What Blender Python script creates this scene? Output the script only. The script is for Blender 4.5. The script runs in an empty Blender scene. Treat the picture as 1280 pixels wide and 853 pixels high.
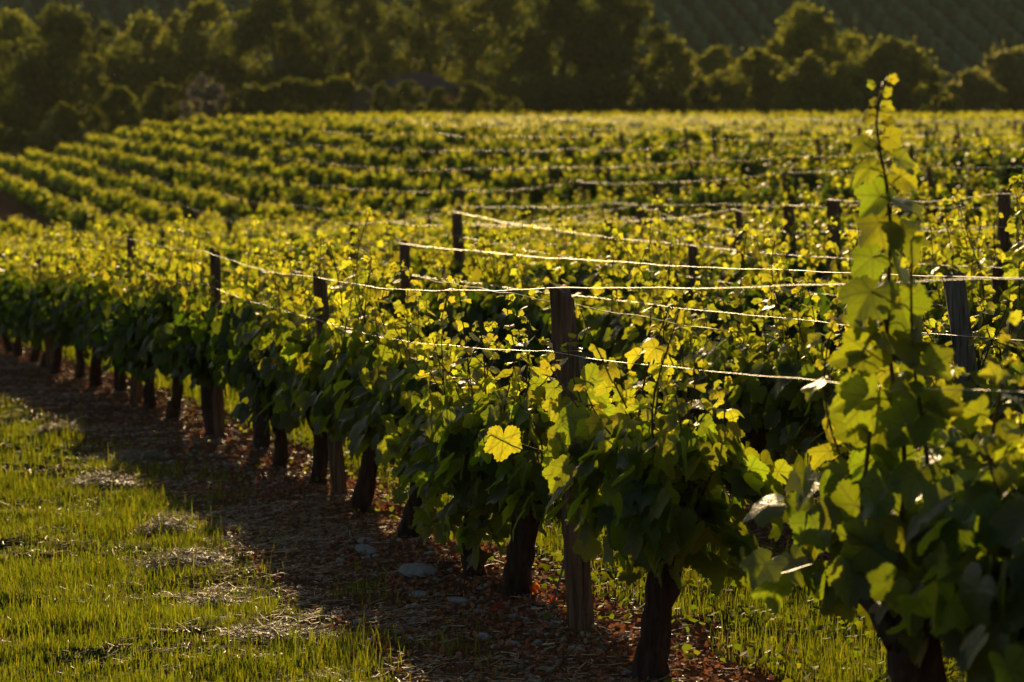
import bpy, math, random
import numpy as np
from mathutils import Vector

# ------------------------------------------------------------------ camera, world, sun, exposure
SC = bpy.context.scene
COL = SC.collection
EYE = 1.62                                   # eye height; terrain heights are given relative to the eye
F = 3022.0                                   # focal length in photo pixels (85 mm on a 36 mm frame, 1280 px wide)
HOR = 210.0                                  # photo row of the eye level
cam = bpy.data.cameras.new('camera')
cam.lens = 85.0; cam.sensor_width = 36.0; cam.clip_start = 0.1; cam.clip_end = 3000
cam.dof.use_dof = True; cam.dof.focus_distance = 10.4; cam.dof.aperture_fstop = 3.6; cam.dof.aperture_blades = 9
camo = bpy.data.objects.new('camera', cam); COL.objects.link(camo)
camo.location = (0, 0, EYE)
camo.rotation_euler = (math.radians(90) - math.atan(216.5 / F), 0, 0)
SC.camera = camo

SUN_EL, SUN_AZ = math.radians(17.5), math.radians(-3.5)
world = bpy.data.worlds.new('World'); SC.world = world; world.use_nodes = True
nt = world.node_tree; nt.nodes.clear()
sky = nt.nodes.new('ShaderNodeTexSky'); sky.sky_type = 'NISHITA'; sky.sun_disc = False
sky.sun_elevation = SUN_EL; sky.sun_rotation = SUN_AZ; sky.dust_density = 1.6
bg = nt.nodes.new('ShaderNodeBackground'); bg.inputs['Strength'].default_value = 0.055
wo = nt.nodes.new('ShaderNodeOutputWorld')
nt.links.new(sky.outputs[0], bg.inputs[0]); nt.links.new(bg.outputs[0], wo.inputs[0])
sun = bpy.data.lights.new('sun', 'SUN'); sun.energy = 5.0; sun.angle = math.radians(0.5); sun.color = (1.0, 0.71, 0.36)
suno = bpy.data.objects.new('sun', sun); COL.objects.link(suno)
sv = Vector((math.sin(SUN_AZ) * math.cos(SUN_EL), math.cos(SUN_AZ) * math.cos(SUN_EL), math.sin(SUN_EL)))
suno.rotation_euler = sv.to_track_quat('Z', 'Y').to_euler(); suno.location = (0, 30, 40)
vs = SC.view_settings
vs.view_transform = 'Standard'; vs.look = 'None'; vs.gamma = 1.0; vs.use_curve_mapping = False; vs.exposure = 0.45
SC.render.engine = 'CYCLES'
cy = SC.cycles
cy.use_denoising = True; cy.denoiser = 'OPENIMAGEDENOISE'
cy.max_bounces = 6; cy.diffuse_bounces = 3; cy.glossy_bounces = 2; cy.transmission_bounces = 4; cy.transparent_max_bounces = 6
cy.caustics_reflective = False; cy.caustics_refractive = False
cy.sample_clamp_indirect = 4.0; cy.sample_clamp_direct = 30.0

R = np.random.default_rng(7)
SLOPE = 0.275                                # the vine rows run towards (-SLOPE, 1)
X0 = 3.01                                    # row k: x = X0 + 2k - SLOPE*y
ROWROT = math.atan(SLOPE)

# ------------------------------------------------------------------ terrain
GY = np.array([-80, 0, 6.7, 9.8, 13, 20, 31, 45, 60, 75, 88, 111, 143, 185, 230, 330, 600.])
GH = np.array([-1.5, -1.62, -1.78, -1.9, -2.02, -2.12, -2.42, -2.75, -3.1, -3.25, -3.1, -2.6, -1.6, -.6, .2, 3.0, 5.0])
CU = np.array([-200, -10, -1, 0, 2, 4, 6, 7, 10, 13.5, 20, 24, 30, 50, 400.])
CH = np.array([-.6, -.1, 0, 0, .1, .24, .30, .33, .50, 1.3, 2.9, 3.4, 3.65, 3.9, 4.0])
_yy = np.linspace(-80, 600, 1361); _gg = np.interp(_yy, GY, GH)
_k = np.hanning(9); _k /= _k.sum(); _gs = np.convolve(np.pad(_gg, 4, 'edge'), _k, 'valid')
def wob(x, y, s, seed=0.0):
    a = np.sin(x * s * 1.7 + 1.3 * np.sin(y * s * 1.1 + seed) + seed * 3.1)
    b = np.sin(y * s * 1.9 + 1.7 * np.sin(x * s * 0.9 + seed * 2.3) + 0.7)
    c = np.sin((x + y) * s * 3.3 + seed) * np.sin((x - y) * s * 2.9 + 2 * seed)
    return (a + b + c) / 3.0
def T(x, y):
    x = np.asarray(x, float); y = np.asarray(y, float)
    u = x - X0 + SLOPE * y
    h = np.interp(y, _yy, _gs) + np.interp(u, CU, CH)
    cap = np.maximum(.0232 * y - 1.4 - 1.2 * np.exp(-y / 45), -1.5)   # the field flattens towards its upper edge
    h = EYE - np.log(np.exp(-4 * np.clip(h, -6, 8)) + np.exp(-4 * np.clip(cap, -6, 8))) / 4
    near = np.clip((60 - y) / 40, 0, 1)
    uu = u - 2 * np.round(u / 2)
    mound = np.where(u > -1, 0.05 * np.exp(-(uu / .35) ** 2), 0)
    lawn = np.clip(-u - .6, 0, 1)
    return h + near * ((.022 + .02 * lawn) * wob(x, y, 1.3, 1) + (.012 + .012 * lawn) * wob(x, y, 5.1, 2)) + mound * np.clip((120 - y) / 60, 0, 1)
def t1(x, y): return float(T(x, y))
def P(px, py, y):                            # photo pixel at distance y -> world point
    return np.array([(px - 640) / F * y, y, EYE + (HOR - py) / F * y])
def U(k): return 2.0 * k if k <= 3 else 6.5 + 2.25 * (k - 3) + (1.0 if k >= 10 else 0)
def u_x(u, y):                               # the front rows bend slightly towards the lawn
    return u + X0 - SLOPE * y - .06 * np.maximum(y - 17, 0) * np.clip(1 - u / 6, 0, 1)
def row_x(k, y): return float(u_x(U(k), y))
def row_y(k, px):
    lo, hi = 3.0, 400.0
    for _ in range(60):
        m = (lo + hi) / 2
        if row_x(k, m) > (px - 640) / F * m: lo = m
        else: hi = m
    return lo
def on_ground(px, py):                       # where the sight line of a photo pixel meets the ground
    lo, hi = 3.0, 300.0
    for _ in range(60):
        m = (lo + hi) / 2; p = P(px, py, m)
        if p[2] > t1(p[0], p[1]): lo = m
        else: hi = m
    p = P(px, py, lo); return np.array([p[0], p[1], t1(p[0], p[1])])

# ------------------------------------------------------------------ helpers
def setp(o, label=None, cat=None, group=None, kind=None):
    if label: o['label'] = label
    if cat: o['category'] = cat
    if group: o['group'] = group
    if kind: o['kind'] = kind
    return o
def empty(name, loc, rz=0.0, **kw):
    o = bpy.data.objects.new(name, None); COL.objects.link(o)
    o.location = loc; o.rotation_euler = (0, 0, rz); o.empty_display_size = .2
    return setp(o, **kw)
def link(name, me, parent=None, loc=(0, 0, 0), rot=(0, 0, 0), **kw):
    o = bpy.data.objects.new(name, me); COL.objects.link(o)
    o.parent = parent; o.location = loc; o.rotation_euler = rot
    return setp(o, **kw)
def mesh(name, V, polys, mat, tint=None, uv=None, smooth=True):
    """V (n,3); polys: list of (m,k) index arrays; tint (n,3) -> colour attribute; uv (n,2) per vertex"""
    V = np.asarray(V, np.float32); me = bpy.data.meshes.new(name)
    polys = [np.asarray(p, np.int32) for p in polys if len(p)]
    nl = sum(p.size for p in polys); npoly = sum(len(p) for p in polys)
    me.vertices.add(len(V)); me.vertices.foreach_set('co', V.ravel())
    loops = np.concatenate([p.ravel() for p in polys])
    tot = np.concatenate([np.full(len(p), p.shape[1], np.int32) for p in polys])
    start = np.concatenate([[0], np.cumsum(tot)[:-1]]).astype(np.int32)
    me.loops.add(nl); me.loops.foreach_set('vertex_index', loops)
    me.polygons.add(npoly); me.polygons.foreach_set('loop_start', start)
    me.polygons.foreach_set('use_smooth', np.full(npoly, smooth, bool))
    if tint is not None:
        a = me.attributes.new('tint', 'FLOAT_COLOR', 'POINT')
        c = np.ones((len(V), 4), np.float32); c[:, :3] = tint; a.data.foreach_set('color', c.ravel())
    if uv is not None:
        l = me.uv_layers.new(name='leaf'); l.data.foreach_set('uv', np.asarray(uv, np.float32)[loops].ravel())
    me.materials.append(mat); me.update(calc_edges=True); me.validate()
    return me
def join(parts):
    """list of (V, [polys]) -> one (V, polys)"""
    VV, PP, n = [], {}, 0
    for V, ps in parts:
        VV.append(np.asarray(V, float))
        for p in ps:
            p = np.asarray(p)
            if len(p): PP.setdefault(p.shape[1], []).append(p + n)
        n += len(V)
    return np.concatenate(VV), [np.concatenate(v) for v in PP.values()]
def tube(pts, rad, sides=6, rnd=0.0, rng=R, cap=True):
    pts = np.asarray(pts, float); n = len(pts); rad = np.broadcast_to(np.asarray(rad, float), (n,))
    tan = np.gradient(pts, axis=0); tan /= np.linalg.norm(tan, axis=1)[:, None] + 1e-12
    ref = np.array([0.0, 0, 1]) if abs(tan[:, 2]).mean() < .8 else np.array([1.0, 0, 0])
    a = np.cross(tan, ref); a /= np.linalg.norm(a, axis=1)[:, None] + 1e-12; b = np.cross(tan, a)
    th = np.arange(sides) / sides * 2 * np.pi
    rr = rad[:, None] * (1 + rnd * rng.standard_normal((n, sides)))
    V = pts[:, None] + rr[..., None] * (np.cos(th)[None, :, None] * a[:, None] + np.sin(th)[None, :, None] * b[:, None])
    V = V.reshape(-1, 3)
    i = np.arange(n - 1)[:, None] * sides; j = np.arange(sides)[None]; j2 = (j + 1) % sides
    q = np.stack([i + j, i + j2, i + sides + j2, i + sides + j], -1).reshape(-1, 4)
    polys = [q]
    if cap:
        V = np.vstack([V, pts[:1], pts[-1:]]); c0, c1 = len(V) - 2, len(V) - 1; L = (n - 1) * sides
        jj = np.arange(sides); jn = (jj + 1) % sides
        polys.append(np.concatenate([np.stack([jn, jj, np.full(sides, c0)], -1), np.stack([L + jj, L + jn, np.full(sides, c1)], -1)]))
    return V, polys
def box(x0, x1, y0, y1, z0, z1):
    V = np.array([[x, y, z] for z in (z0, z1) for y in (y0, y1) for x in (x0, x1)], float)
    return V, [np.array([[0, 2, 3, 1], [4, 5, 7, 6], [0, 1, 5, 4], [2, 6, 7, 3], [0, 4, 6, 2], [1, 3, 7, 5]])]

# ------------------------------------------------------------------ materials
def newmat(name):
    m = bpy.data.materials.new(name); m.use_nodes = True; t = m.node_tree; t.nodes.clear()
    return m, t, (lambda ty, **k: mk(t, ty, **k)), t.links.new
def mk(t, ty, **k):
    n = t.nodes.new(ty)
    for a, v in k.items(): setattr(n, a, v)
    return n
def ramp(t, fac, stops):
    r = t.nodes.new('ShaderNodeValToRGB'); e = r.color_ramp.elements
    while len(e) < len(stops): e.new(.5)
    for q, (p, c) in zip(e, stops): q.position = p; q.color = (*c, 1)
    t.links.new(fac, r.inputs[0]); return r.outputs[0]
def mixc(t, fac, a, b, mode='MIX'):
    m = t.nodes.new('ShaderNodeMix'); m.data_type = 'RGBA'; m.blend_type = mode
    for s, v in ((0, fac), (6, a), (7, b)):
        if isinstance(v, (float, int)): m.inputs[s].default_value = v
        elif isinstance(v, tuple): m.inputs[s].default_value = (*v, 1)
        else: t.links.new(v, m.inputs[s])
    return m.outputs[2]
def mth(t, op, a, b=None, c=None):
    m = t.nodes.new('ShaderNodeMath'); m.operation = op
    for i, v in enumerate((a, b, c)):
        if v is None: continue
        if isinstance(v, (float, int)): m.inputs[i].default_value = v
        else: t.links.new(v, m.inputs[i])
    return m.outputs[0]
def noise(t, scale, detail=4, vec=None, rough=.55):
    n = t.nodes.new('ShaderNodeTexNoise'); n.inputs['Scale'].default_value = scale; n.inputs['Detail'].default_value = detail
    n.inputs['Roughness'].default_value = rough
    if vec is not None: t.links.new(vec, n.inputs['Vector'])
    return n.outputs[0]
def coords(t, which='Object'):
    return t.nodes.new('ShaderNodeTexCoord').outputs[which]
def out(t, sh):
    o = t.nodes.new('ShaderNodeOutputMaterial'); t.links.new(sh, o.inputs['Surface'])

def leaf_material(name, deep, young, tdeep, tyoung, fac=.5, rough=.4, spec=.5, veins=False):
    m, t, N, L = newmat(name)
    at = N('ShaderNodeAttribute', attribute_name='tint'); sep = N('ShaderNodeSeparateColor'); L(at.outputs['Color'], sep.inputs[0])
    hue, yng, val = sep.outputs[0], sep.outputs[1], sep.outputs[2]
    bc = mixc(t, yng, deep, young); tc = mixc(t, yng, tdeep, tyoung)
    hs = []
    for c in (bc, tc):
        h = N('ShaderNodeHueSaturation'); L(c, h.inputs['Color'])
        L(mth(t, 'MULTIPLY_ADD', hue, .05, .475), h.inputs['Hue']); L(mth(t, 'MULTIPLY_ADD', val, .7, .65), h.inputs['Value'])
        hs.append(h.outputs[0])
    bc, tc = hs
    nrm = None
    if veins:
        uv = N('ShaderNodeUVMap', uv_map='leaf'); sx = N('ShaderNodeSeparateXYZ'); L(uv.outputs[0], sx.inputs[0])
        x, y = sx.outputs[0], sx.outputs[1]; dmin = None
        for ang in (0, 52, -52, 112, -112):
            dx, dy = math.sin(math.radians(ang)), math.cos(math.radians(ang))
            cr = mth(t, 'ABSOLUTE', mth(t, 'SUBTRACT', mth(t, 'MULTIPLY', x, dy), mth(t, 'MULTIPLY', y, dx)))
            dt = mth(t, 'ADD', mth(t, 'MULTIPLY', x, dx), mth(t, 'MULTIPLY', y, dy))
            v = mth(t, 'ADD', cr, mth(t, 'MULTIPLY', mth(t, 'LESS_THAN', dt, 0.0), 9.0))
            # side veins branch off every main vein
            w = mth(t, 'PINGPONG', mth(t, 'SUBTRACT', dt, mth(t, 'MULTIPLY', cr, .9)), .13)
            w = mth(t, 'ADD', mth(t, 'MULTIPLY', w, 1.0), mth(t, 'MULTIPLY', mth(t, 'GREATER_THAN', cr, .22), 9.0))
            w = mth(t, 'ADD', mth(t, 'ADD', w, .018), mth(t, 'MULTIPLY', mth(t, 'LESS_THAN', dt, 0.0), 9.0))
            v = mth(t, 'MINIMUM', v, w)
            dmin = v if dmin is None else mth(t, 'MINIMUM', dmin, v)
        mr = N('ShaderNodeMapRange'); L(dmin, mr.inputs[0]); mr.inputs[1].default_value = .012; mr.inputs[2].default_value = .05
        mr.inputs[3].default_value = 1; mr.inputs[4].default_value = 0
        ve = mr.outputs[0]
        tc = mixc(t, mth(t, 'MULTIPLY', ve, .55), tc, (.16, .15, .02))
        bc = mixc(t, mth(t, 'MULTIPLY', ve, .5), bc, (.13, .17, .05))
        bp = N('ShaderNodeBump'); bp.inputs['Strength'].default_value = .35; bp.inputs['Distance'].default_value = .004
        n2 = noise(t, 130, 2, coords(t)); L(mth(t, 'ADD', mth(t, 'MULTIPLY', ve, -.8), n2), bp.inputs['Height']); nrm = bp.outputs[0]
    blot = noise(t, 22, 3, coords(t))
    bc = mixc(t, .5, bc, ramp(t, blot, [(.35, (.55, .55, .5)), (.65, (1, 1, 1))]), 'MULTIPLY')
    p = N('ShaderNodeBsdfPrincipled'); L(bc, p.inputs['Base Color']); p.inputs['Roughness'].default_value = rough
    p.inputs['Specular IOR Level'].default_value = spec
    tr = N('ShaderNodeBsdfTranslucent'); L(tc, tr.inputs[0])
    if nrm is not None: L(nrm, p.inputs['Normal'])
    mx = N('ShaderNodeMixShader'); mx.inputs[0].default_value = fac
    L(p.outputs[0], mx.inputs[1]); L(tr.outputs[0], mx.inputs[2]); out(t, mx.outputs[0]); return m

VDEEP, VYOUNG = (.04, .075, .018), (.10, .13, .02)
VT, VTY = (.34, .43, .012), (.84, .83, .035)
M_LEAF0 = leaf_material('vine leaf near', VDEEP, VYOUNG, VT, VTY, .52, .44, .32, veins=True)
M_LEAF = leaf_material('vine leaf', VDEEP, VYOUNG, (.13, .20, .007), VTY, .5, .5, .3)  # older leaves transmit less here, so row bodies look shaded under bright tips
M_TREE = leaf_material('tree leaf', (.045, .068, .018), (.085, .11, .022), (.11, .135, .011), (.27, .27, .02), .42, .65, .12)
M_TREE2 = leaf_material('olive tree leaf', (.085, .115, .03), (.13, .155, .038), (.24, .27, .022), (.42, .41, .035), .45, .65, .12)
M_WILLOW = leaf_material('pale tree leaf', (.085, .105, .05), (.12, .14, .055), (.30, .32, .05), (.5, .46, .08), .45, .6, .2)
M_GREYBUSH = leaf_material('grey blossom leaf', (.06, .06, .045), (.20, .18, .17), (.12, .11, .04), (.3, .25, .2), .3, .6, .2)
M_GRASS = leaf_material('grass blade', (.04, .075, .010), (.10, .12, .018), (.19, .26, .007), (.46, .42, .02), .5, .6, .12)
M_REDLEAF = leaf_material('dry red leaf', (.26, .06, .025), (.36, .10, .03), (.6, .12, .03), (.7, .2, .05), .5, .5, .3)

def simple(name, stops, scale, bump=.3, dist=.01, rough=.85, stretch=(1, 1, 1), spec=.25, metal=0.0, detail=6):
    m, t, N, L = newmat(name)
    mp = N('ShaderNodeMapping'); mp.inputs['Scale'].default_value = stretch; L(coords(t), mp.inputs[0])
    f = noise(t, scale, detail, mp.outputs[0], .65)
    p = N('ShaderNodeBsdfPrincipled'); L(ramp(t, f, stops), p.inputs['Base Color']); p.inputs['Roughness'].default_value = rough
    p.inputs['Specular IOR Level'].default_value = spec; p.inputs['Metallic'].default_value = metal
    if bump:
        b = N('ShaderNodeBump'); b.inputs['Strength'].default_value = bump; b.inputs['Distance'].default_value = dist
        L(f, b.inputs['Height']); L(b.outputs[0], p.inputs['Normal'])
    out(t, p.outputs[0]); return m
M_BARK = simple('vine bark', [(.3, (.022, .012, .007)), (.55, (.06, .034, .02)), (.75, (.12, .075, .045))], 9, .9, .02, .9, (5, 5, .8))
M_TRUNK = simple('tree bark', [(.3, (.04, .03, .02)), (.7, (.11, .085, .06))], 3, .8, .05, .9, (3, 3, .5))
M_CANE = simple('green shoot', [(.3, (.06, .05, .015)), (.7, (.11, .06, .025))], 20, .1, .002, .5)
M_POST = simple('weathered post wood', [(.28, (.03, .016, .009)), (.5, (.13, .072, .038)), (.72, (.28, .17, .095))], 7, .9, .012, .85, (9, 9, .55))
M_POSTGREY = simple('grey split wood', [(.28, (.04, .032, .025)), (.5, (.14, .12, .10)), (.72, (.28, .25, .22))], 7, .9, .012, .85, (9, 9, .55))
M_WIRE = simple('galvanised wire', [(.3, (.2, .185, .16)), (.7, (.42, .39, .34))], 14, .5, .004, .42, spec=.5, metal=1.0)
M_STONE = simple('pale limestone', [(.3, (.16, .15, .13)), (.7, (.36, .34, .31))], 14, .6, .008, .85)
M_TWIG = simple('dead twig', [(.3, (.07, .05, .035)), (.7, (.24, .19, .14))], 30, .3, .003, .8)
M_SLATE = simple('slate roof', [(.3, (.045, .032, .038)), (.7, (.08, .058, .066))], 4, .5, .03, .9, (1, 1, 6), .04)
M_RENDER = simple('wall render', [(.3, (.05, .04, .03)), (.7, (.08, .065, .05))], 2, .2, .01, .9)
M_REDWOOD = simple('red painted wood', [(.3, (.26, .05, .03)), (.7, (.36, .08, .05))], 3, .2, .01, .6)
M_WHITE = simple('faded grey paint', [(.3, (.13, .14, .14)), (.7, (.19, .2, .2))], 3, .1, .01, .5)
M_GLASS = simple('dark window glass', [(.3, (.02, .025, .03)), (.7, (.03, .035, .04))], 2, 0, .01, .08, spec=.8)
M_SKIN = simple('skin', [(.3, (.42, .26, .19)), (.7, (.48, .3, .22))], 9, 0)
M_SHIRT = simple('lilac grey shirt', [(.3, (.34, .31, .36)), (.7, (.42, .38, .44))], 9, .3)
M_JEANS = simple('blue work trousers', [(.3, (.04, .06, .14)), (.7, (.06, .09, .2))], 9, .3)
M_HAIR = simple('brown hair', [(.3, (.03, .02, .012)), (.7, (.06, .04, .025))], 40, .3)
M_SEED = simple('pale seed fluff', [(.3, (.7, .68, .6)), (.7, (.8, .78, .7))], 30, 0)

def tintmat(name, rough=.7, trans=.25, spec=.3):
    m, t, N, L = newmat(name)
    at = N('ShaderNodeAttribute', attribute_name='tint')
    p = N('ShaderNodeBsdfPrincipled'); L(at.outputs['Color'], p.inputs['Base Color']); p.inputs['Roughness'].default_value = rough
    p.inputs['Specular IOR Level'].default_value = spec
    tr = N('ShaderNodeBsdfTranslucent'); L(at.outputs['Color'], tr.inputs[0])
    mx = N('ShaderNodeMixShader'); mx.inputs[0].default_value = trans; L(p.outputs[0], mx.inputs[1]); L(tr.outputs[0], mx.inputs[2])
    out(t, mx.outputs[0]); return m
M_STRAW = tintmat('dry straw', .55, .3, .4)
M_CHIP = tintmat('dry leaf litter', .75, .25)
M_GRAVEL = tintmat('small limestone chips', .85, 0)

def ground_material():
    m, t, N, L = newmat('vineyard ground')
    co = coords(t); s = N('ShaderNodeSeparateXYZ'); L(co, s.inputs[0]); x, y = s.outputs[0], s.outputs[1]
    n_big = noise(t, .9, 4, co); n_mid = noise(t, 6, 5, co, .65); n_fine = noise(t, 45, 6, co, .7)
    u = mth(t, 'ADD', mth(t, 'MULTIPLY_ADD', y, SLOPE, x), -X0)
    bend = mth(t, 'MULTIPLY', mth(t, 'MAXIMUM', mth(t, 'ADD', y, -17.0), 0.0), .06)
    cl = N('ShaderNodeClamp'); L(mth(t, 'MULTIPLY_ADD', u, -1 / 6, 1.0), cl.inputs[0])
    u = mth(t, 'ADD', u, mth(t, 'MULTIPLY', bend, cl.outputs[0]))
    u = mth(t, 'ADD', u, mth(t, 'MULTIPLY_ADD', n_big, .5, -.25))
    u = mth(t, 'ADD', u, mth(t, 'MULTIPLY_ADD', n_mid, .5, -.25))
    d = mth(t, 'PINGPONG', mth(t, 'ADD', u, 40.0), 1.0)           # 0 under a row, 1 in the middle of the alley
    mr = N('ShaderNodeMapRange', interpolation_type='SMOOTHSTEP'); L(d, mr.inputs[0])
    mr.inputs[1].default_value = .45; mr.inputs[2].default_value = .75; mr.inputs[3].default_value = 1; mr.inputs[4].default_value = 0
    inrows = mth(t, 'GREATER_THAN', u, -.5)
    lw = N('ShaderNodeMapRange', interpolation_type='SMOOTHSTEP'); L(u, lw.inputs[0])
    lw.inputs[1].default_value = -1.55; lw.inputs[2].default_value = -.95; lw.inputs[3].default_value = 0; lw.inputs[4].default_value = 1
    soil = mth(t, 'MULTIPLY', mth(t, 'ADD', mth(t, 'MULTIPLY', mr.outputs[0], inrows), mth(t, 'MULTIPLY', lw.outputs[0], mth(t, 'SUBTRACT', 1.0, inrows))), 1.0)
    infield = mth(t, 'LESS_THAN', y, 190.0); soil = mth(t, 'MULTIPLY', soil, infield)
    csoil = ramp(t, n_fine, [(.3, (.055, .024, .013)), (.5, (.18, .08, .042)), (.68, (.31, .17, .10)), (.8, (.36, .27, .18))])
    cgrass = ramp(t, n_fine, [(.3, (.02, .03, .008)), (.55, (.06, .08, .018)), (.75, (.13, .12, .045))])
    cgrass = mixc(t, ramp(t, n_mid, [(.5, (0, 0, 0)), (.7, (1, 1, 1))]), cgrass, (.14, .105, .05))
    c = mixc(t, soil, cgrass, csoil)
    p = N('ShaderNodeBsdfDiffuse'); L(c, p.inputs['Color']); p.inputs['Roughness'].default_value = 1
    b = N('ShaderNodeBump'); b.inputs['Strength'].default_value = .8; b.inputs['Distance'].default_value = .035
    L(mth(t, 'ADD', n_fine, n_mid), b.inputs['Height']); L(b.outputs[0], p.inputs['Normal'])
    out(t, p.outputs[0]); return m

# ------------------------------------------------------------------ the ground and the far hillside
def axis(fine0, fine1, step, lo, hi, grow):
    a = list(np.arange(fine0, fine1, step)); s = step; v = a[-1]
    while v < hi: s *= grow; v += s; a.append(v)
    s = step; v = a[0]; b = []
    while v > lo: s *= grow; v -= s; b.append(v)
    return np.array(b[::-1] + a)
gx = axis(-5, 5, .09, -420, 420, 1.06); gy = axis(6, 20, .09, -80, 420, 1.035)
GX, GYY = np.meshgrid(gx, gy); V = np.stack([GX, GYY, T(GX, GYY)], -1).reshape(-1, 3)
nx = len(gx); i = (np.arange(len(gy) - 1)[:, None] * nx + np.arange(nx - 1)[None]).ravel()
link('ground', mesh('ground', V, [np.stack([i, i + 1, i + nx + 1, i + nx], -1)], ground_material()), kind='structure')

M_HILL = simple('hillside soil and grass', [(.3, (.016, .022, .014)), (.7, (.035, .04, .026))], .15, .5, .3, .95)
HILL_Y, HILL_S = 330.0, math.tan(math.radians(27))
def hill_h(x, y):
    base = EYE + 5.5
    d = np.clip(y - HILL_Y - 10 * wob(x, x * 0, .012, 4), 0, None)
    return base - 3 + np.minimum(d * HILL_S, 46 + .02 * d) + .6 * wob(x, y, .05, 3)
hx = np.linspace(-450, 450, 151); hy = np.concatenate([np.linspace(300, 560, 60), np.linspace(580, 1100, 14)])
HX, HY = np.meshgrid(hx, hy); V = np.stack([HX, HY, hill_h(HX, HY)], -1).reshape(-1, 3)
nx = len(hx); i = (np.arange(len(hy) - 1)[:, None] * nx + np.arange(nx - 1)[None]).ravel()
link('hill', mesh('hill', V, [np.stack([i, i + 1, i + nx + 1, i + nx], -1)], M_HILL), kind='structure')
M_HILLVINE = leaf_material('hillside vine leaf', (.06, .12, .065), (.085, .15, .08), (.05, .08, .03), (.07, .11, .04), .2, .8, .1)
parts, tn = [], []
for r in range(76):                          # clipped vine rows running down the far slope
    n = 130; s = np.linspace(0, 1, n); yy = 342 + 100 * s; xb = -115 + r * 3.8
    xx = xb - 28 * s + .25 * R.standard_normal(n)
    zz = hill_h(xx, yy); w = .8 + .2 * R.standard_normal(n); h = 1.5 + .35 * R.standard_normal(n)
    A = np.stack([xx - w, yy, zz - .2], -1); B = np.stack([xx - w * .5, yy, zz + h], -1); C = np.stack([xx + w * .5, yy, zz + h], -1); D = np.stack([xx + w, yy, zz - .2], -1)
    Vr = np.stack([A, B, C, D], 1).reshape(-1, 3); q = np.arange(n - 1) * 4
    parts.append((Vr, [np.concatenate([np.stack([q + a, q + a + 1, q + 5 + a, q + 4 + a], -1) for a in range(3)])]))
    tn.append(np.repeat(np.stack([R.random(n), R.random(n) * .5, R.random(n)], -1), 4, 0))
Vh, ph = join(parts)
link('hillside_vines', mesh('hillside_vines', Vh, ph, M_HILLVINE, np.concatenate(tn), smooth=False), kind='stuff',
     label='dark green vine rows striping the shaded hillside behind the trees', cat='vine rows')

hm, ht, hN, hL = newmat('evening haze')
pv = hN('ShaderNodeVolumePrincipled'); pv.inputs['Color'].default_value = (.82, .92, .66, 1); pv.inputs['Density'].default_value = .00006; pv.inputs['Anisotropy'].default_value = .3
hL(pv.outputs[0], hN('ShaderNodeOutputMaterial').inputs['Volume'])
link('haze', mesh('haze', *box(-470, 470, -90, 1110, -4, 74), hm, smooth=False), kind='stuff', label='thin golden evening haze in the air over the valley', cat='haze')

# ------------------------------------------------------------------ leaves
def leaf_template(lod):
    """vine leaf outline, petiole joint at the origin, tip towards +y"""
    A = np.array([0, 8, 20, 32, 46, 58, 72, 92, 108, 122, 145, 166, 180.]); Rr = np.array([1.0, .95, .82, .66, .80, .90, .80, .64, .72, .74, .64, .50, .14])
    if lod == 0:
        th = np.linspace(-177, 177, 61); r = np.interp(np.abs(th), A, Rr); r[1:-1:2] *= 1.03; r[2:-2:2] *= .95
        r0 = np.interp(np.abs(th), [0, 180], [.5, .5]); r0 = np.minimum(r * .55, r0)
        t = np.radians(th); n = len(th)
        V = np.vstack([[[0, 0]], np.stack([r0 * np.sin(t), r0 * np.cos(t)], -1), np.stack([r * np.sin(t), r * np.cos(t)], -1)])
        k = np.arange(n - 1); tri = np.stack([np.zeros(n - 1, int), 1 + k, 2 + k], -1)
        q = np.stack([1 + k, 1 + n + k, 2 + n + k, 2 + k], -1)
        tri = np.concatenate([tri, q[:, [0, 1, 2]], q[:, [0, 2, 3]]])
    else:
        th = {1: [-170, -140, -112, -88, -70, -52, -27, -12, 0, 12, 27, 52, 70, 88, 112, 140, 170], 2: [-150, -112, -52, -27, 0, 27, 52, 112, 150], 3: [-120, -50, 0, 50, 120]}[lod]
        th = np.array(th, float); r = np.interp(np.abs(th), A, Rr) * (1.12 if lod == 3 else 1); t = np.radians(th); n = len(th)
        V = np.vstack([[[0, -.05 if lod < 3 else -.4]], np.stack([r * np.sin(t), r * np.cos(t)], -1)])
        k = np.arange(n - 1); tri = np.stack([np.zeros(n - 1, int), 1 + k, 2 + k], -1)
    return V, tri
LT = {l: leaf_template(l) for l in range(4)}
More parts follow.
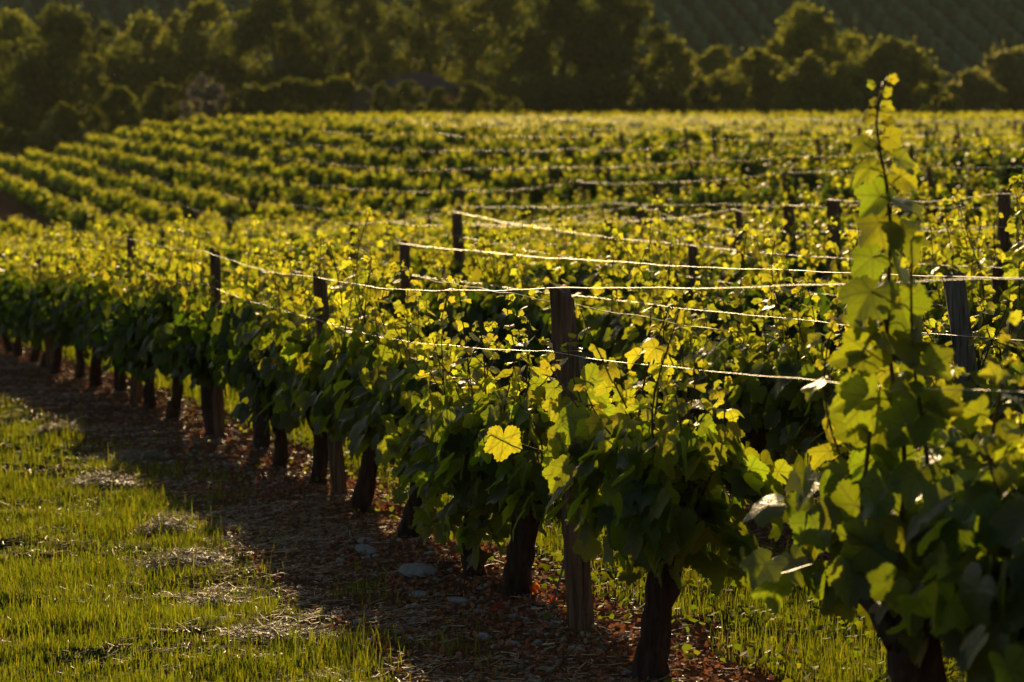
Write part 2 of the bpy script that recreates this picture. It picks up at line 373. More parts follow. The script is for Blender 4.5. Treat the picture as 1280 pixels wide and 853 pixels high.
def leaf_batch(pos, tip, up, size, lod, rng, curl=1.0):
    """pos, tip direction, rough normal (n,3); size (n,). returns V, tris, uv"""
    tv, tri = LT[lod]; n = len(pos); m = len(tv)
    y = tip / (np.linalg.norm(tip, axis=1)[:, None] + 1e-9)
    z = up - (up * y).sum(1)[:, None] * y; z /= np.linalg.norm(z, axis=1)[:, None] + 1e-9; x = np.cross(y, z)
    X, Y = tv[None, :, 0], tv[None, :, 1]; rr = X ** 2 + Y ** 2; th = np.arctan2(X, Y)
    cup = curl * rng.normal(.10, .16, (n, 1)); fold = curl * np.abs(rng.normal(.12, .22, (n, 1))); w = curl * rng.normal(0, .09, (n, 1)); ph = rng.random((n, 1)) * 6.3
    tipd = curl * rng.normal(.12, .14, (n, 1))
    Z = -cup * rr + fold * np.abs(X) + w * np.sin(3 * th + ph) * rr - tipd * np.clip(Y, 0, None) ** 2
    asp = 1 + .08 * rng.standard_normal((n, 1))
    s = size[:, None, None]
    V = pos[:, None] + s * ((X * asp)[..., None] * x[:, None] + (Y * np.ones_like(asp))[..., None] * y[:, None] + Z[..., None] * z[:, None])
    T_ = (tri[None] + (np.arange(n) * m)[:, None, None]).reshape(-1, 3)
    return V.reshape(-1, 3), T_, np.tile(tv, (n, 1))

def vine_parts(seed, lod, tall=0.0, low=None, dense=1.0, thick=1.0, lean0=None):
    """local frame: row along y. returns dict of arrays"""
    g = np.random.default_rng(seed); D = {}
    # trunk
    lean = g.normal(0, .07, 2) if lean0 is None else np.array(lean0); low = g.uniform(.22, .42) if low is None else low; n = 12; s = np.linspace(0, 1, n)
    tp = np.stack([lean[0] * s + .025 * np.sin(s * 5 + g.random() * 6), lean[1] * 2.2 * (s - .3) + .03 * np.sin(s * 4 + g.random() * 6), -.08 + .62 * s], -1)
    rad = np.interp(s, [0, .12, .5, .8, 1], [.075, .062, .05, .062, .05]) * g.uniform(.85, 1.15) * thick
    sd = 10 if lod == 0 else 7 if lod == 1 else 5
    D['trunk'] = tube(tp, rad, sd, .13 if lod < 2 else .08, g)
    top = tp[-1]; D['arm'] = []
    for sg in (-1, 1):
        e = np.linspace(0, 1, 7); L = g.uniform(.34, .5)
        ap = top + np.stack([.04 * np.sin(e * 4 + g.random() * 6), sg * L * e, -.05 + .12 * e + .03 * np.sin(e * 6)], -1)
        D['arm'].append(tube(ap, np.interp(e, [0, 1], [.034, .014]), max(4, sd - 4), .12, g))
    # shoots with leaves at their nodes
    D['shoot'] = []; lp, lt, lu, ls, ly = [], [], [], [], []
    ns = int((14 if lod < 2 else 11) * dense)
    for i in range(ns):
        y0 = (i + .5) / ns * .94 - .47 + g.normal(0, .04); x0 = g.normal(0, .05)
        H = g.uniform(.46, .86) * (1 - .25 * abs(y0)) + (tall if g.random() < .3 else 0)
        m = max(4, int(H / .06)); e = np.linspace(0, 1, m)
        dx, dy = g.normal(0, .12), g.normal(0, .13); b = g.normal(0, .06, 2); fr = g.random(2) * 6
        sp = np.stack([x0 + dx * e ** 1.3 + b[0] * np.sin(4 * e + fr[0]), y0 + dy * e + b[1] * np.sin(4 * e + fr[1]), .54 + H * e - .06 * e * e * abs(dx)], -1)
        if lod < 3: D['shoot'].append(tube(sp, np.interp(e, [0, 1], [.0058, .0024]), 5 if lod == 0 else 3, 0, g, cap=False))
        az = g.random() * 6.3 + np.arange(m) * 2.5 + g.normal(0, .5, m)
        out_ = np.stack([np.cos(az), np.sin(az), g.uniform(-.1, .5, m)], -1)
        pet = (.075 * (1 - .6 * e) * g.uniform(.6, 1.3, m))[:, None]
        p = sp + out_ * pet
        if lod == 0:
            for q in range(m):
                D['shoot'][-1] = join([D['shoot'][-1], tube(np.array([sp[q], sp[q] + out_[q] * pet[q] * .5 + [0, 0, .006], p[q]]), .0016, 3, 0, g, cap=False)])
        lp.append(p); d = out_.copy(); d[:, 2] = g.uniform(-1.5, -.15, m) * (1 - .5 * e); lt.append(d)
        u_ = np.stack([np.cos(az) * .5, np.sin(az) * .5, np.full(m, .8)], -1) + g.normal(0, .45, (m, 3)); lu.append(u_)
        ls.append(np.interp(e, [0, .4, .75, 1], [.094, .082, .056, .026]) * g.uniform(.75, 1.2, m)); ly.append(np.clip(e ** .9 * 1.1 - .03 + g.normal(0, .15, m), 0, 1))
        k = 4                                                       # a tuft of unfolding leaves at the tip
        lp.append(sp[-1] + g.normal(0, .016, (k, 3))); lt.append(g.normal(0, .5, (k, 3)) + [0, 0, .5]); lu.append(g.normal(0, 1, (k, 3)))
        ls.append(g.uniform(.012, .026, k)); ly.append(np.full(k, 1.0))
    # the leafy skirt round the head of the vine
    k = int({0: 270, 1: 240, 2: 215, 3: 150}[lod] * dense)
    yy = g.uniform(-.56, .56, k); zz = low + ((.88 if lod < 2 else 1.04) - low) * g.random(k) ** (.62 if lod < 2 else .8); side = np.where(g.random(k) < .5, -1, 1)
    xx = side * np.abs(g.normal(.14, .09, k)) * np.interp(zz, [low, .6, .9, 1.05], [.6, 1.2, .85, .6])
    lp.append(np.stack([xx, yy, zz], -1)); lt.append(np.stack([side * .5 + g.normal(0, .4, k), g.normal(0, .5, k), -g.uniform(.3, 1.4, k)], -1))
    lu.append(np.stack([side * .8 + g.normal(0, .4, k), g.normal(0, .5, k), g.uniform(.1, 1, k)], -1))
    ls.append(g.uniform(.06, .1, k)); ly.append(np.clip(g.normal(.04, .08, k), 0, 1))
    lp, lt, lu, ls, ly = map(np.concatenate, (lp, lt, lu, ls, ly))
    if lod >= 2: ly = np.clip((ly - .35) * 1.5, 0, 1)  # far leaves below the young tips tinted duller, painting in the shaded row sides
    if lod == 1: ly = np.clip((ly - .22) * 1.25, 0, 1)
    if lod == 2: ls = ls * 1.12
    if lod == 3:
        keep = g.random(len(lp)) < .7; lp, lt, lu, ls, ly = lp[keep], lt[keep], lu[keep], ls[keep] * 1.35, ly[keep]
    V, tri, uv = leaf_batch(lp, lt, lu, ls, lod, g, 1.0 if lod < 3 else .6)
    m = len(LT[lod][0]); tint = np.repeat(np.stack([g.random(len(lp)), ly, g.random(len(lp))], -1), m, 0)
    D['leaf'] = (V, tri, uv, tint); return D

def vine_meshes(seed, lod, **kw):
    D = vine_parts(seed, lod, **kw); o = {}
    o['trunk'] = mesh('vine_trunk', *D['trunk'], M_BARK)
    o['arm'] = [mesh('vine_arm', *a, M_BARK) for a in D['arm']]
    if lod == 0: o['shoot'] = [mesh('vine_shoot', *a, M_CANE) for a in D['shoot']]
    else: o['shoot'] = [mesh('vine_shoots', *join(D['shoot']), M_CANE)]
    V, tri, uv, tint = D['leaf']
    o['foliage'] = mesh('vine_foliage', V, [tri], M_LEAF0 if lod == 0 else M_LEAF, tint, uv if lod == 0 else None)
    return o
def place_vine(ms, x, y, rz, sc, label, group, lod):
    r = empty('grapevine', (x, y, t1(x, y)), rz, label=label, cat='grapevine', group=group); r.scale = sc
    link('trunk', ms['trunk'], r)
    if lod < 2:
        for a in ms['arm']: link('arm', a, r)
    if lod == 0:
        for s in ms['shoot']: link('shoot', s, r)
    elif lod == 1: link('shoots', ms['shoot'][0], r)
    link('foliage', ms['foliage'], r); return r

ORD = ['front', 'second', 'third', 'fourth', 'fifth', 'sixth', 'seventh', 'eighth', 'ninth', 'tenth', 'eleventh', 'twelfth', 'thirteenth', 'fourteenth',
       'fifteenth', 'sixteenth', 'seventeenth', 'eighteenth', 'nineteenth', 'twentieth', 'twenty-first', 'twenty-second', 'twenty-third', 'twenty-fourth', 'twenty-fifth']
ORD1 = ['first'] + ORD[1:]

# every vine position in view
ROW0 = [5.55, 6.78, 8.82, 10.8, 11.55, 12.9, 14.1, 15.5, 16.6, 17.8, 19.0, 20.4, 21.5, 22.6, 23.8, 25, 26.2, 27.3, 28.5, 29.6, 30.8, 32, 33.3, 34.6, 35.9, 37.2, 38.5, 39.8]
spots = []
for k in range(42):
    if k == 0: ys = np.array(ROW0)
    else:
        y_in = (X0 + U(k)) / (SLOPE + .2118) - 1.6; y_out = min(row_y(k, -90) + 1, 186)
        ys = np.arange(y_in, y_out, 1.14) + R.normal(0, .12, len(np.arange(y_in, y_out, 1.14)))
    for y in ys:
        if y > 186 + 1.5 * math.sin(k * 1.7): continue
        if k > 0 and R.random() < (.03 if y < 40 else .07): continue
        spots.append((y, k))
spots.sort()
NEAR = spots[:300]; FAR = spots[300:]
GROUPV = 'grapevines in the vineyard rows'
V1 = [vine_meshes(100 + i, 1, tall=.10, dense=.95 + .02 * i) for i in range(7)]
V2 = [vine_meshes(200 + i, 2, tall=.08) for i in range(7)]
FRONT_LABEL = {
    5.55: 'out-of-focus front-row vine cut by the picture edge beyond the tall-shoot vine',
    6.78: 'thick-trunked front-row vine whose one tall shoot rises far above the wires',
    8.82: 'front-row vine between the brown post and the tall-shoot vine, stout dark trunk',
    10.8: 'front-row vine on a slim leaning trunk close behind the brown post',
    11.55: 'front-row vine with a short thick trunk and skirt of hanging dark leaves',
    12.9: 'front-row vine with a bare leaning trunk beside the large pale stones',
    14.1: 'front-row vine right in front of the second brown post, trunk leaning',
    15.5: 'front-row vine just behind the second brown post, base in red litter'}
cnt = {0: 0, 1: 0}
for y, k in NEAR:
    x = row_x(k, y) + R.normal(0, .03) + (.13 if k == 0 and y == 6.78 else 0)
    lod = 0 if y < 16.0 else 1 if y < 33 else 2
    if lod == 0: 
        kw = {6.78: dict(low=.5, thick=1.5, lean0=(-.2, -.06), tall=0, dense=1.25), 8.82: dict(low=.36, thick=1.05, dense=1.2), 5.55: dict(low=.45, tall=-.1, dense=1.1), 10.8: dict(low=.34), 11.55: dict(low=.14, dense=1.1), 12.9: dict(low=.36), 14.1: dict(low=.36)}.get(y if k == 0 else 0, {})
        ms = vine_meshes(int(y * 100) + k, 0, **{**dict(tall=.22 if k else .12), **kw})
    else: ms = (V1 if lod == 1 else V2)[R.integers(7)]
    if k == 0 and y in FRONT_LABEL: lab = FRONT_LABEL[y]
    elif k == 0:
        cnt[0] += 1; lab = f'front-row vine along the lawn edge, {ORD1[cnt[0]]} one beyond the second brown post'
    elif k == 1:
        cnt[1] += 1
        lab = f'second-row vine behind the front row, {ORD1[cnt[1] - 1] if cnt[1] <= 24 else "one of the last"} counting from the grey split post'
    else: lab = f'sunlit grapevine in the {ORD[k] if k < 25 else "far"} row back from the lawn'
    z = 1.0 if k == 0 and y < 9 else 1.04 if y < 13 else (1.2 if y < 19 else 1.12) if k == 0 else 1.08 if k < 4 else .98
    rz = ROWROT + (math.pi if R.random() < .5 and lod else 0)
    place_vine(ms, x, y, rz, (1, 1.3 if k == 0 and y < 7 else 1, z * R.uniform(.9, 1.08)), lab, GROUPV, lod)

# the vines too far away to be told apart: one mass
FV = [vine_parts(300 + i, 3) for i in range(10)]
FARV, FARP, FART = [], [], []; n0 = 0; TV, TP = [], []; tn0 = 0
for y, k in FAR:
    D = FV[R.integers(10)]; V, tri, uv, tint = D['leaf']
    x = row_x(k, y); c, s = math.cos(ROWROT), math.sin(ROWROT); fl = 1 if R.random() < .5 else -1
    V = V.copy()
    if y > 105:                                                      # thin the farthest ones
        m = len(LT[3][0]); nl = len(V) // m; pick = np.sort(R.permutation(nl)[:int(nl * .6)])
        V = V.reshape(nl, m, 3)[pick]; ctr = V.mean(1, keepdims=True); V = (ctr + (V - ctr) * 1.3).reshape(-1, 3)
        tint = tint.reshape(nl, m, 3)[pick].reshape(-1, 3); tri = tri[:len(pick) * len(LT[3][1])]
    px, py = V[:, 0] * fl, V[:, 1] * fl * R.uniform(.62, .9); g = t1(x, y); hs = R.uniform(.68, 1.18)
    FARV.append(np.stack([x + c * px - s * py, y + s * px + c * py, g + V[:, 2] * hs], -1)); FARP.append(tri + n0); FART.append(tint); n0 += len(V)
    tv, tp = tube(np.array([[x, y, g - .1], [x + .03, y, g + .3], [x, y + .03, g + .6]]), [.06, .05, .05], 4, 0, R, cap=False)
    TV.append(tv); TP.append(tp[0] + tn0); tn0 += len(tv)
fo = link('distant_vines', mesh('distant_vines', np.concatenate(FARV), [np.concatenate(FARP)], M_LEAF, np.concatenate(FART)), kind='stuff',
          label='mass of sunlit vine foliage in the far rows up to the trees', cat='vineyard')
link('trunks', mesh('distant_vine_trunks', np.concatenate(TV), [np.concatenate(TP)], M_BARK), fo, kind='stuff')

# ------------------------------------------------------------------ posts and wires
def post_mesh(h, w, lean, seed, mat):
    g = np.random.default_rng(seed); n, sd = 16, 14; s = np.linspace(0, 1, n); th = np.arange(sd) / sd * 2 * np.pi
    prof = 1 / np.maximum(np.abs(np.cos(th)), np.abs(np.sin(th))) ** .55 * (1 + .10 * g.standard_normal(sd))
    r = w / 2 * prof[None] * (1.0 - .10 * s[:, None]) * (1 + .035 * g.standard_normal((n, sd)))
    z = -.15 + (h + .15) * s; cx = lean[0] * s + .012 * np.sin(s * 4 + g.random() * 6); cyy = lean[1] * s + .01 * np.sin(s * 3 + g.random() * 6)
    V = np.stack([cx[:, None] + r * np.cos(th), cyy[:, None] + r * np.sin(th), np.repeat(z[:, None], sd, 1)], -1)
    V[-1, :, 2] += .03 * np.cos(th + g.random() * 6) + .008 * g.standard_normal(sd)
    V = V.reshape(-1, 3); i = np.arange(n - 1)[:, None] * sd; j = np.arange(sd)[None]; j2 = (j + 1) % sd
    q = np.stack([i + j, i + j2, i + sd + j2, i + sd + j], -1).reshape(-1, 4)
    V = np.vstack([V, [[cx[-1], cyy[-1], h + .004]]]); L = (n - 1) * sd; jj = np.arange(sd)
    return mesh('wooden_post', V, [q, np.stack([L + jj, L + (jj + 1) % sd, np.full(sd, len(V) - 1)], -1)], mat, smooth=False)
GROUPP = 'wooden vine posts'
ROWP = {k: [] for k in range(42)}
def add_post(k, y, ztop, w, dx, mat, label, seed):
    x = row_x(k, y); g = t1(x, y); h = ztop - g
    o = link('wooden_post', post_mesh(h, w, (dx, R.normal(0, .02)), seed, mat), None, (x, y, g), label=label, cat='post', group=GROUPP)
    ROWP[k].append((y, x + dx, ztop)); return o
EXPL = [  # row, px of the top, py of the top, width in m, lean of the top, grey?, label
    (0, 700, 362, .108, -.12, 0, 'thick brown post standing clear in the front row, wire over its top'),
    (0, 401, 347, .10, -.10, 0, 'second brown front-row post, its dark top rising out of the leaves'),
    (0, 266, 315, .09, -.06, 0, 'third front-row post, only its blurred dark top showing above the vines'),
    (0, 164, 298, .085, -.05, 0, 'small far front-row post where the two sunlit wires converge'),
    (1, 1194, 347, .10, -.175, 1, 'grey split post leaning behind the tall-shoot vine, wire over its top'),
    (1, 506, 305, .10, -.09, 0, 'second-row post with a cut top just under the sunlit wire'),
    (2, 572, 265, .125, -.08, 0, 'tall leaning post rising bare above the vines behind the second-row wire'),
    (2, 441, 280, .09, -.07, 0, 'dark slender post in the third row beyond the tall bare leaning one'),
    (2, 364, 289, .045, -.02, 0, 'thin dark stake standing above the vines near the wire bend'),
    (3, 1041, 250, .13, -.07, 0, 'stout dark post beside the tall shoot, holding the sagging bright wire'),
    (3, 762, 277, .13, -.09, 0, 'short dark leaning post behind the tallest leafy front tips'),
    (3, 985, 256, .10, -.05, 0, 'dark post next to the stout one under the sagging bright wire'),
    (3, 922, 262, .08, -.05, 0, 'small grey post half hidden below the sagging bright wire'),
    (4, 800, 257, .10, -.05, 0, 'short blurred post under the middle of the sagging bright wire'),
    (3, 1253, 243, .11, -.05, 0, 'dark post near the picture edge with a wire end on top'),
]
explicit_y = {}
for i, (k, px, py, w, dx, gr, lab) in enumerate(EXPL):
    y = row_y(k, px + 12)
    for _ in range(5): y = row_y(k, px - dx * F / y)
    ztop = max(EYE + (HOR - py) / F * y, t1(row_x(k, y), y) + 1.22)
    o = add_post(k, y, ztop, w, dx, M_POSTGREY if gr else M_POST, lab, 40 + i); explicit_y.setdefault(k, []).append(y)
    if i in (0, 1, 4):                                               # turns of wire where the lower wire meets the post
        g = t1(row_x(k, y), y); zc = ztop - g - .255; a = np.linspace(0, 2 * np.pi * 1.6, 26); cxx = dx * zc / (ztop - g)
        link('wire_tie', mesh('wire_tie', *tube(np.stack([cxx + (w * .66) * np.cos(a), (w * .66) * np.sin(a), zc + .012 * a / 6], -1), .0018, 4), M_WIRE), o)
ROWP[0].append((4.45, 1.79, EYE - .177)); ROWP[1].append((5.6, 3.5, EYE - .2))
VAR = [post_mesh(1.42, R.uniform(.075, .10), (R.normal(-.07, .03), R.normal(0, .03)), 70 + i, M_POST) for i in range(8)]
gen = []
for k in range(42):
    y_in = (X0 + U(k)) / (SLOPE + .2118) - .6; y_out = min(row_y(k, -90), 184)
    y = y_in + R.uniform(0, 5)
    while y < y_out:
        yy = y + R.normal(0, .35)
        if k == 0 and yy < 25.5: y += 5.6; continue
        if not any(abs(yy - e) < 3.6 for e in explicit_y.get(k, [])): gen.append((yy, k))
        y += 5.6
for yy, k in sorted(gen):
    x = row_x(k, yy); me = VAR[R.integers(8)]; sc = R.uniform(.74, .8) if k == 1 and yy < 33 else R.uniform(.84, .9) if yy < 33 else R.uniform(.88, 1.0); g = t1(x, yy)
    ROWP[k].append((yy, x - .07, g + 1.42 * sc))
    if yy > 76: continue
    o = link('wooden_post', me, None, (x, yy, g), (0, 0, 0), label=f'weathered post among the vines of the {ORD[k] if k < 25 else "far"} row from the lawn', cat='post', group=GROUPP)
    o.scale = (1, 1, sc)
def wire(k, drop, label, rad, y_hi):
    ps = sorted(ROWP[k])
    if len(ps) < 2: return
    pts = []
    y0 = ps[0]
    if k > 1: ps = [(y0[0] - 5.6, y0[1] + 5.6 * SLOPE, y0[2] + .1)] + ps
    g = np.random.default_rng(900 + k + int(drop * 100))
    for (ya, xa, za), (yb, xb, zb) in zip(ps[:-1], ps[1:]):
        if ya > y_hi: break
        n = max(3, int((yb - ya) / (.16 if yb < 30 else .6))); e = np.arange(n) / n; sag = g.uniform(.015, .05)
        dd = np.linspace(ya, yb, n); kink = sum(a_ * np.sin(dd * f_ + g.random() * 6.3) for a_, f_ in ((.004, 2.1), (.0022, 5.3), (.0012, 11.0))) * np.sin(np.pi * e) ** .3
        pts.append(np.stack([xa + (xb - xa) * e - .055 + kink, ya + (yb - ya) * e, za + (zb - za) * e - drop - sag * 4 * e * (1 - e) + kink * .8 + .006], -1))
    pts = np.concatenate(pts)
    link('trellis_wire', mesh('trellis_wire', *tube(pts, rad, 5), M_WIRE), None, label=label, cat='wire', group='trellis wires')
for k in range(20):
    wire(k, 0.0, f'sunlit top wire strung along the {ORD[k]} vine row from the lawn', .0014 if k < 1 else .0021 if k < 4 else .0019, 130)
for k in range(6):
    wire(k, .255, f'thin lower wire running below the top wire of the {ORD[k]} vine row', .0012 if k < 1 else .0017, 45)
# a slack second strand beside the front top wire
a, b, c = P(518, 349, 12.6), P(632, 369, 10.4), P(905, 418, 9.0)
e = np.linspace(0, 1, 60)[:, None]; pts = np.where(e < .5, a + (b - a) * e * 2, b + (c - b) * (e - .5) * 2) + np.array([.02, .12, 0]); pts[:, 2] += .004 * np.sin(e[:, 0] * 40)
link('trellis_wire', mesh('trellis_wire', *tube(pts, .0018, 5), M_WIRE), None, label='slack loose wire dropping behind the thick brown front-row post', cat='wire', group='trellis wires')

# ------------------------------------------------------------------ the tall shoot and the big leaves in front
def local_to(root, pts):
    c, s = math.cos(-root.rotation_euler.z), math.sin(-root.rotation_euler.z); d = np.asarray(pts, float) - np.array(root.location)
    v = np.stack([c * d[:, 0] - s * d[:, 1], s * d[:, 0] + c * d[:, 1], d[:, 2]], -1); return v / np.array(root.scale)
def photo_leaves(name, root, rows, seed, label=None, ksize=.75):
    g = np.random.default_rng(seed); pos, tip, up, sz, yg = [], [], [], [], []
    for px, py, y, tx, ty, tyd, nz, spx, young in rows:
        pos.append(P(px, py, y)); tip.append([tx, tyd, -ty]); up.append(nz); sz.append(spx / F * y * ksize); yg.append(young)
    pos = local_to(root, np.array(pos)); o0 = np.array(root.location)
    tip = local_to(root, np.array(tip, float) + o0); up = local_to(root, np.array(up, float) + o0)
    V, tri, uv = leaf_batch(pos, tip, up, np.array(sz), 0, g, .8); m = len(LT[0][0]); n = len(pos)
    tint = np.repeat(np.stack([g.random(n), np.array(yg), g.random(n) * .5 + .4], -1), m, 0)
    return link(name, mesh(name, V, [tri], M_LEAF0, tint, uv), root, label=label)
vr = min(COL.objects, key=lambda o: abs(o.location.y - 6.78) + abs(o.location.x - 1.14) if o.name.startswith('grapevine') else 1e9)
sy = 6.65
def climbing(path, n, s0, s1, seed, y0, label=None):
    g = np.random.default_rng(seed); a = np.array(path, float); t = np.linspace(0, len(a) - 1, n)
    for _ in range(2): a = np.vstack([a[:1], (a[:-2] + 2 * a[1:-1] + a[2:]) / 4, a[-1:]])
    q = np.stack([np.interp(t, np.arange(len(a)), a[:, c]) for c in range(2)], -1)
    sp = np.array([P(px, py, y0) for px, py in q]); e = np.linspace(0, 1, n)
    sp[:, 1] += .05 * np.sin(e * 7 + seed); side = np.where(np.arange(n) % 2, 1, -1)
    az = np.where(side > 0, 0, np.pi) + g.normal(-.25, .75, n); o_ = np.stack([np.cos(az), np.sin(az) - .25, g.uniform(0, .7, n)], -1)
    pet = (.085 * (1 - .75 * e) * g.uniform(.6, 1.2, n))[:, None]; p = sp + o_ * pet
    tp = o_ * [1, 1, 0] * .8; tp[:, 2] = -g.uniform(.35, 1.5, n) * (1 - .75 * e); tp[-4:, 2] = [.2, .5, .9, 1.2]
    up = np.stack([np.cos(az) * .5, -np.abs(g.normal(.95, .45, n)), g.uniform(.1, .8, n)], -1) + g.normal(0, .3, (n, 3))
    sz = np.interp(e, [0, .4, .66, .8, .9, 1], [s0, s0, s0 * .72, s0 * .38, s0 * .22, s1 * .75]) * g.uniform(.75, 1.15, n); yg = np.clip(e ** 3 * .9 + g.normal(0, .08, n), 0, 1)
    o0 = np.array(vr.location); parts = [tube(local_to(vr, sp), np.interp(e, [0, 1], [.0075, .0026]), 6)]
    for k in range(n): parts.append(tube(local_to(vr, np.array([sp[k], sp[k] + o_[k] * pet[k] * .5 + [0, 0, .008], p[k]])), .0019, 4))
    tl = sp[-5]; f = np.linspace(0, 1, 14)                           # a curled tendril near the tip
    parts.append(tube(local_to(vr, np.stack([tl[0] - .055 * f - .008 * np.sin(f * 9), tl[1] + 0 * f, tl[2] + .03 * f + .008 * np.cos(f * 9)], -1)), .0016, 4))
    st = link('tall_shoot', mesh('tall_shoot', *join(parts), M_CANE), vr, label=label)
    V, tri, uv = leaf_batch(local_to(vr, p), local_to(vr, tp + o0), local_to(vr, up + o0), sz, 0, g, 1.35); m = len(LT[0][0])
    link('foliage', mesh('tall_shoot_foliage', V, [tri], M_LEAF0, np.repeat(np.stack([g.random(n), yg, g.random(n) * .7 + .1], -1), m, 0), uv), st)
climbing([(1118, 690), (1146, 620), (1142, 550), (1116, 480), (1098, 410), (1122, 340), (1124, 280), (1104, 225), (1096, 185), (1085, 155), (1087, 130), (1100, 104)], 34, .10, .022, 5, 6.62, 'one long curving shoot climbing far above the wires')
climbing([(1085, 700), (1070, 620), (1086, 540), (1100, 460), (1094, 400), (1104, 345)], 16, .094, .04, 8, 6.7)
climbing([(1160, 700), (1178, 620), (1150, 540), (1142, 470), (1150, 410), (1138, 300)], 16, .094, .04, 9, 6.55)
climbing([(1230, 720), (1250, 620), (1240, 540), (1262, 470), (1258, 400)], 12, .09, .04, 11, 6.3)
B = (0, -1, .25)
vh = min(COL.objects, key=lambda o: abs(o.location.y - 10.8) + abs(o.location.x - .05) * .5 if o.name.startswith('grapevine') else 1e9)
cn = local_to(vh, np.array([P(735, 578, 9.85), P(700, 572, 9.75), P(660, 560, 9.7), P(628, 545, 9.68), P(612, 536, 9.66), P(604, 548, 9.64), P(605, 556, 9.62)]))
ee = np.linspace(0, 6, 30); cn = np.stack([np.interp(ee, np.arange(7), cn[:, c]) for c in range(3)], -1)
hc = link('shoot', mesh('hanging_shoot', *tube(cn, np.interp(np.linspace(0, 1, 30), [0, 1], [.005, .0018]), 5), M_CANE), vh)
lv = photo_leaves('foliage', vh, [(629, 550, 9.62, -.05, 1, .12, (.25, -1, .2), 46, .45), (690, 570, 9.7, .1, 1, .1, (.7, -1, .4), 32, .4), (700, 505, 9.7, -.4, 1, .1, B, 34, .3), (735, 480, 9.45, .8, .7, -.2, (-.6, -.5, .8), 48, .0)], 6)
lv.parent = hc

# ------------------------------------------------------------------ grass, straw, litter
def blades(u0, u1, y0, y1, n, hgt, wid, patch, rng, infr=1.12):
    y = y0 + (y1 - y0) * rng.random(n) ** 1.3; u = u0 + (u1 - u0) * rng.random(n); x = u_x(u, y)
    ok = np.abs(x) < .2118 * y * infr + np.where(x < 0, 1.3, .3)
    pn = wob(x, y, 2.2, 5) + .6 * wob(x, y, 6.5, 9) + .25 * rng.standard_normal(n); ok &= pn > patch
    ok &= rng.random(n) < np.clip((u1 - u) / .35 + .1, 0, 1) * np.clip((u - u0) / .3 + .1, 0, 1)
    x, y, pn = x[ok], y[ok], pn[ok]; n = len(x); z = T(x, y) - .004
    h = hgt * rng.gamma(3.2, 1 / 3.2, n) * np.clip(.7 + .5 * pn, .35, 1.6); az = rng.random(n) * 6.283; bend = rng.uniform(.1, .8, n); w = wid * rng.uniform(.7, 1.4, n) * (1 + y / 45)
    fx, fy = np.cos(az + 1.57), np.sin(az + 1.57); bx, by = np.cos(az), np.sin(az)
    b = np.stack([x, y, z], -1); f = np.stack([fx * w, fy * w, 0 * w], -1); d = np.stack([bx, by, 0 * bx], -1)
    m1 = b + d * (bend * h * .25)[:, None] + np.stack([0 * h, 0 * h, h * .55], -1); tp = b + d * (bend * h * .8)[:, None] + np.stack([0 * h, 0 * h, h * (1.02 - .35 * bend)], -1)
    V = np.stack([b - f, b + f, m1 - f * .8, m1 + f * .8, tp], 1).reshape(-1, 3); i = np.arange(n) * 5
    tint = np.repeat(np.stack([rng.random(n), np.clip(rng.normal(.3, .3, n), 0, 1), rng.random(n)], -1), 5, 0)
    return V, [np.stack([i, i + 1, i + 3, i + 2], -1), np.stack([i + 2, i + 3, i + 4], -1)], tint
G = [blades(-4.5, -.95, 6.6, 16, 210000, .05, .0016, -.55, R), blades(-4.5, -1.0, 14, 46, 90000, .06, .0018, -.55, R),
     blades(-1.4, -.3, 6.6, 20, 16000, .05, .0016, .25, R), blades(-4, -.9, 6.6, 20, 20000, .085, .0019, .55, R),
     blades(.35, 1.7, 6.2, 17, 70000, .085, .0014, .05, R), blades(.35, 1.7, 16, 60, 40000, .15, .003, -.3, R), blades(2.4, 3.6, 8, 45, 36000, .13, .003, -.2, R),
     blades(4.4, 5.6, 10, 60, 22000, .13, .004, -.2, R)]
for k in range(3, 12): G.append(blades(U(k) + .5, U(k + 1) - .5, 5 * k, 110, 9000, .12, .005, -.2, R))
VG, PG = join([(v, p) for v, p, _ in G])
link('grass', mesh('grass', VG, PG, M_GRASS, np.concatenate([g[2] for g in G])), kind='stuff', label='short backlit green grass of the lawn and the alleys', cat='grass')

wy = 7 + 14 * R.random(5200) ** 1.3; wu = R.normal(.75, .35, 5200); wx = u_x(wu, wy)
ok = (wob(wx, wy, 3.1, 12) + .3 * R.standard_normal(5200) > -.1) & (np.abs(wx) < .24 * wy); wx, wy = wx[ok], wy[ok]; n = len(wx)
V, tri, _ = leaf_batch(np.stack([wx, wy, T(wx, wy) + R.uniform(.01, .10, n)], -1), R.normal(0, 1, (n, 3)) * [1, 1, .4], R.normal(0, .5, (n, 3)) + [0, 0, .8], R.uniform(.012, .026, n), 3, R)
link('weeds', mesh('weeds', V, [tri], M_GRASS, np.repeat(np.stack([R.random(n), R.random(n) * .5, R.random(n)], -1), len(LT[3][0]), 0)), kind='stuff', label='small broad-leaved weeds in the grass behind the front row', cat='weeds')

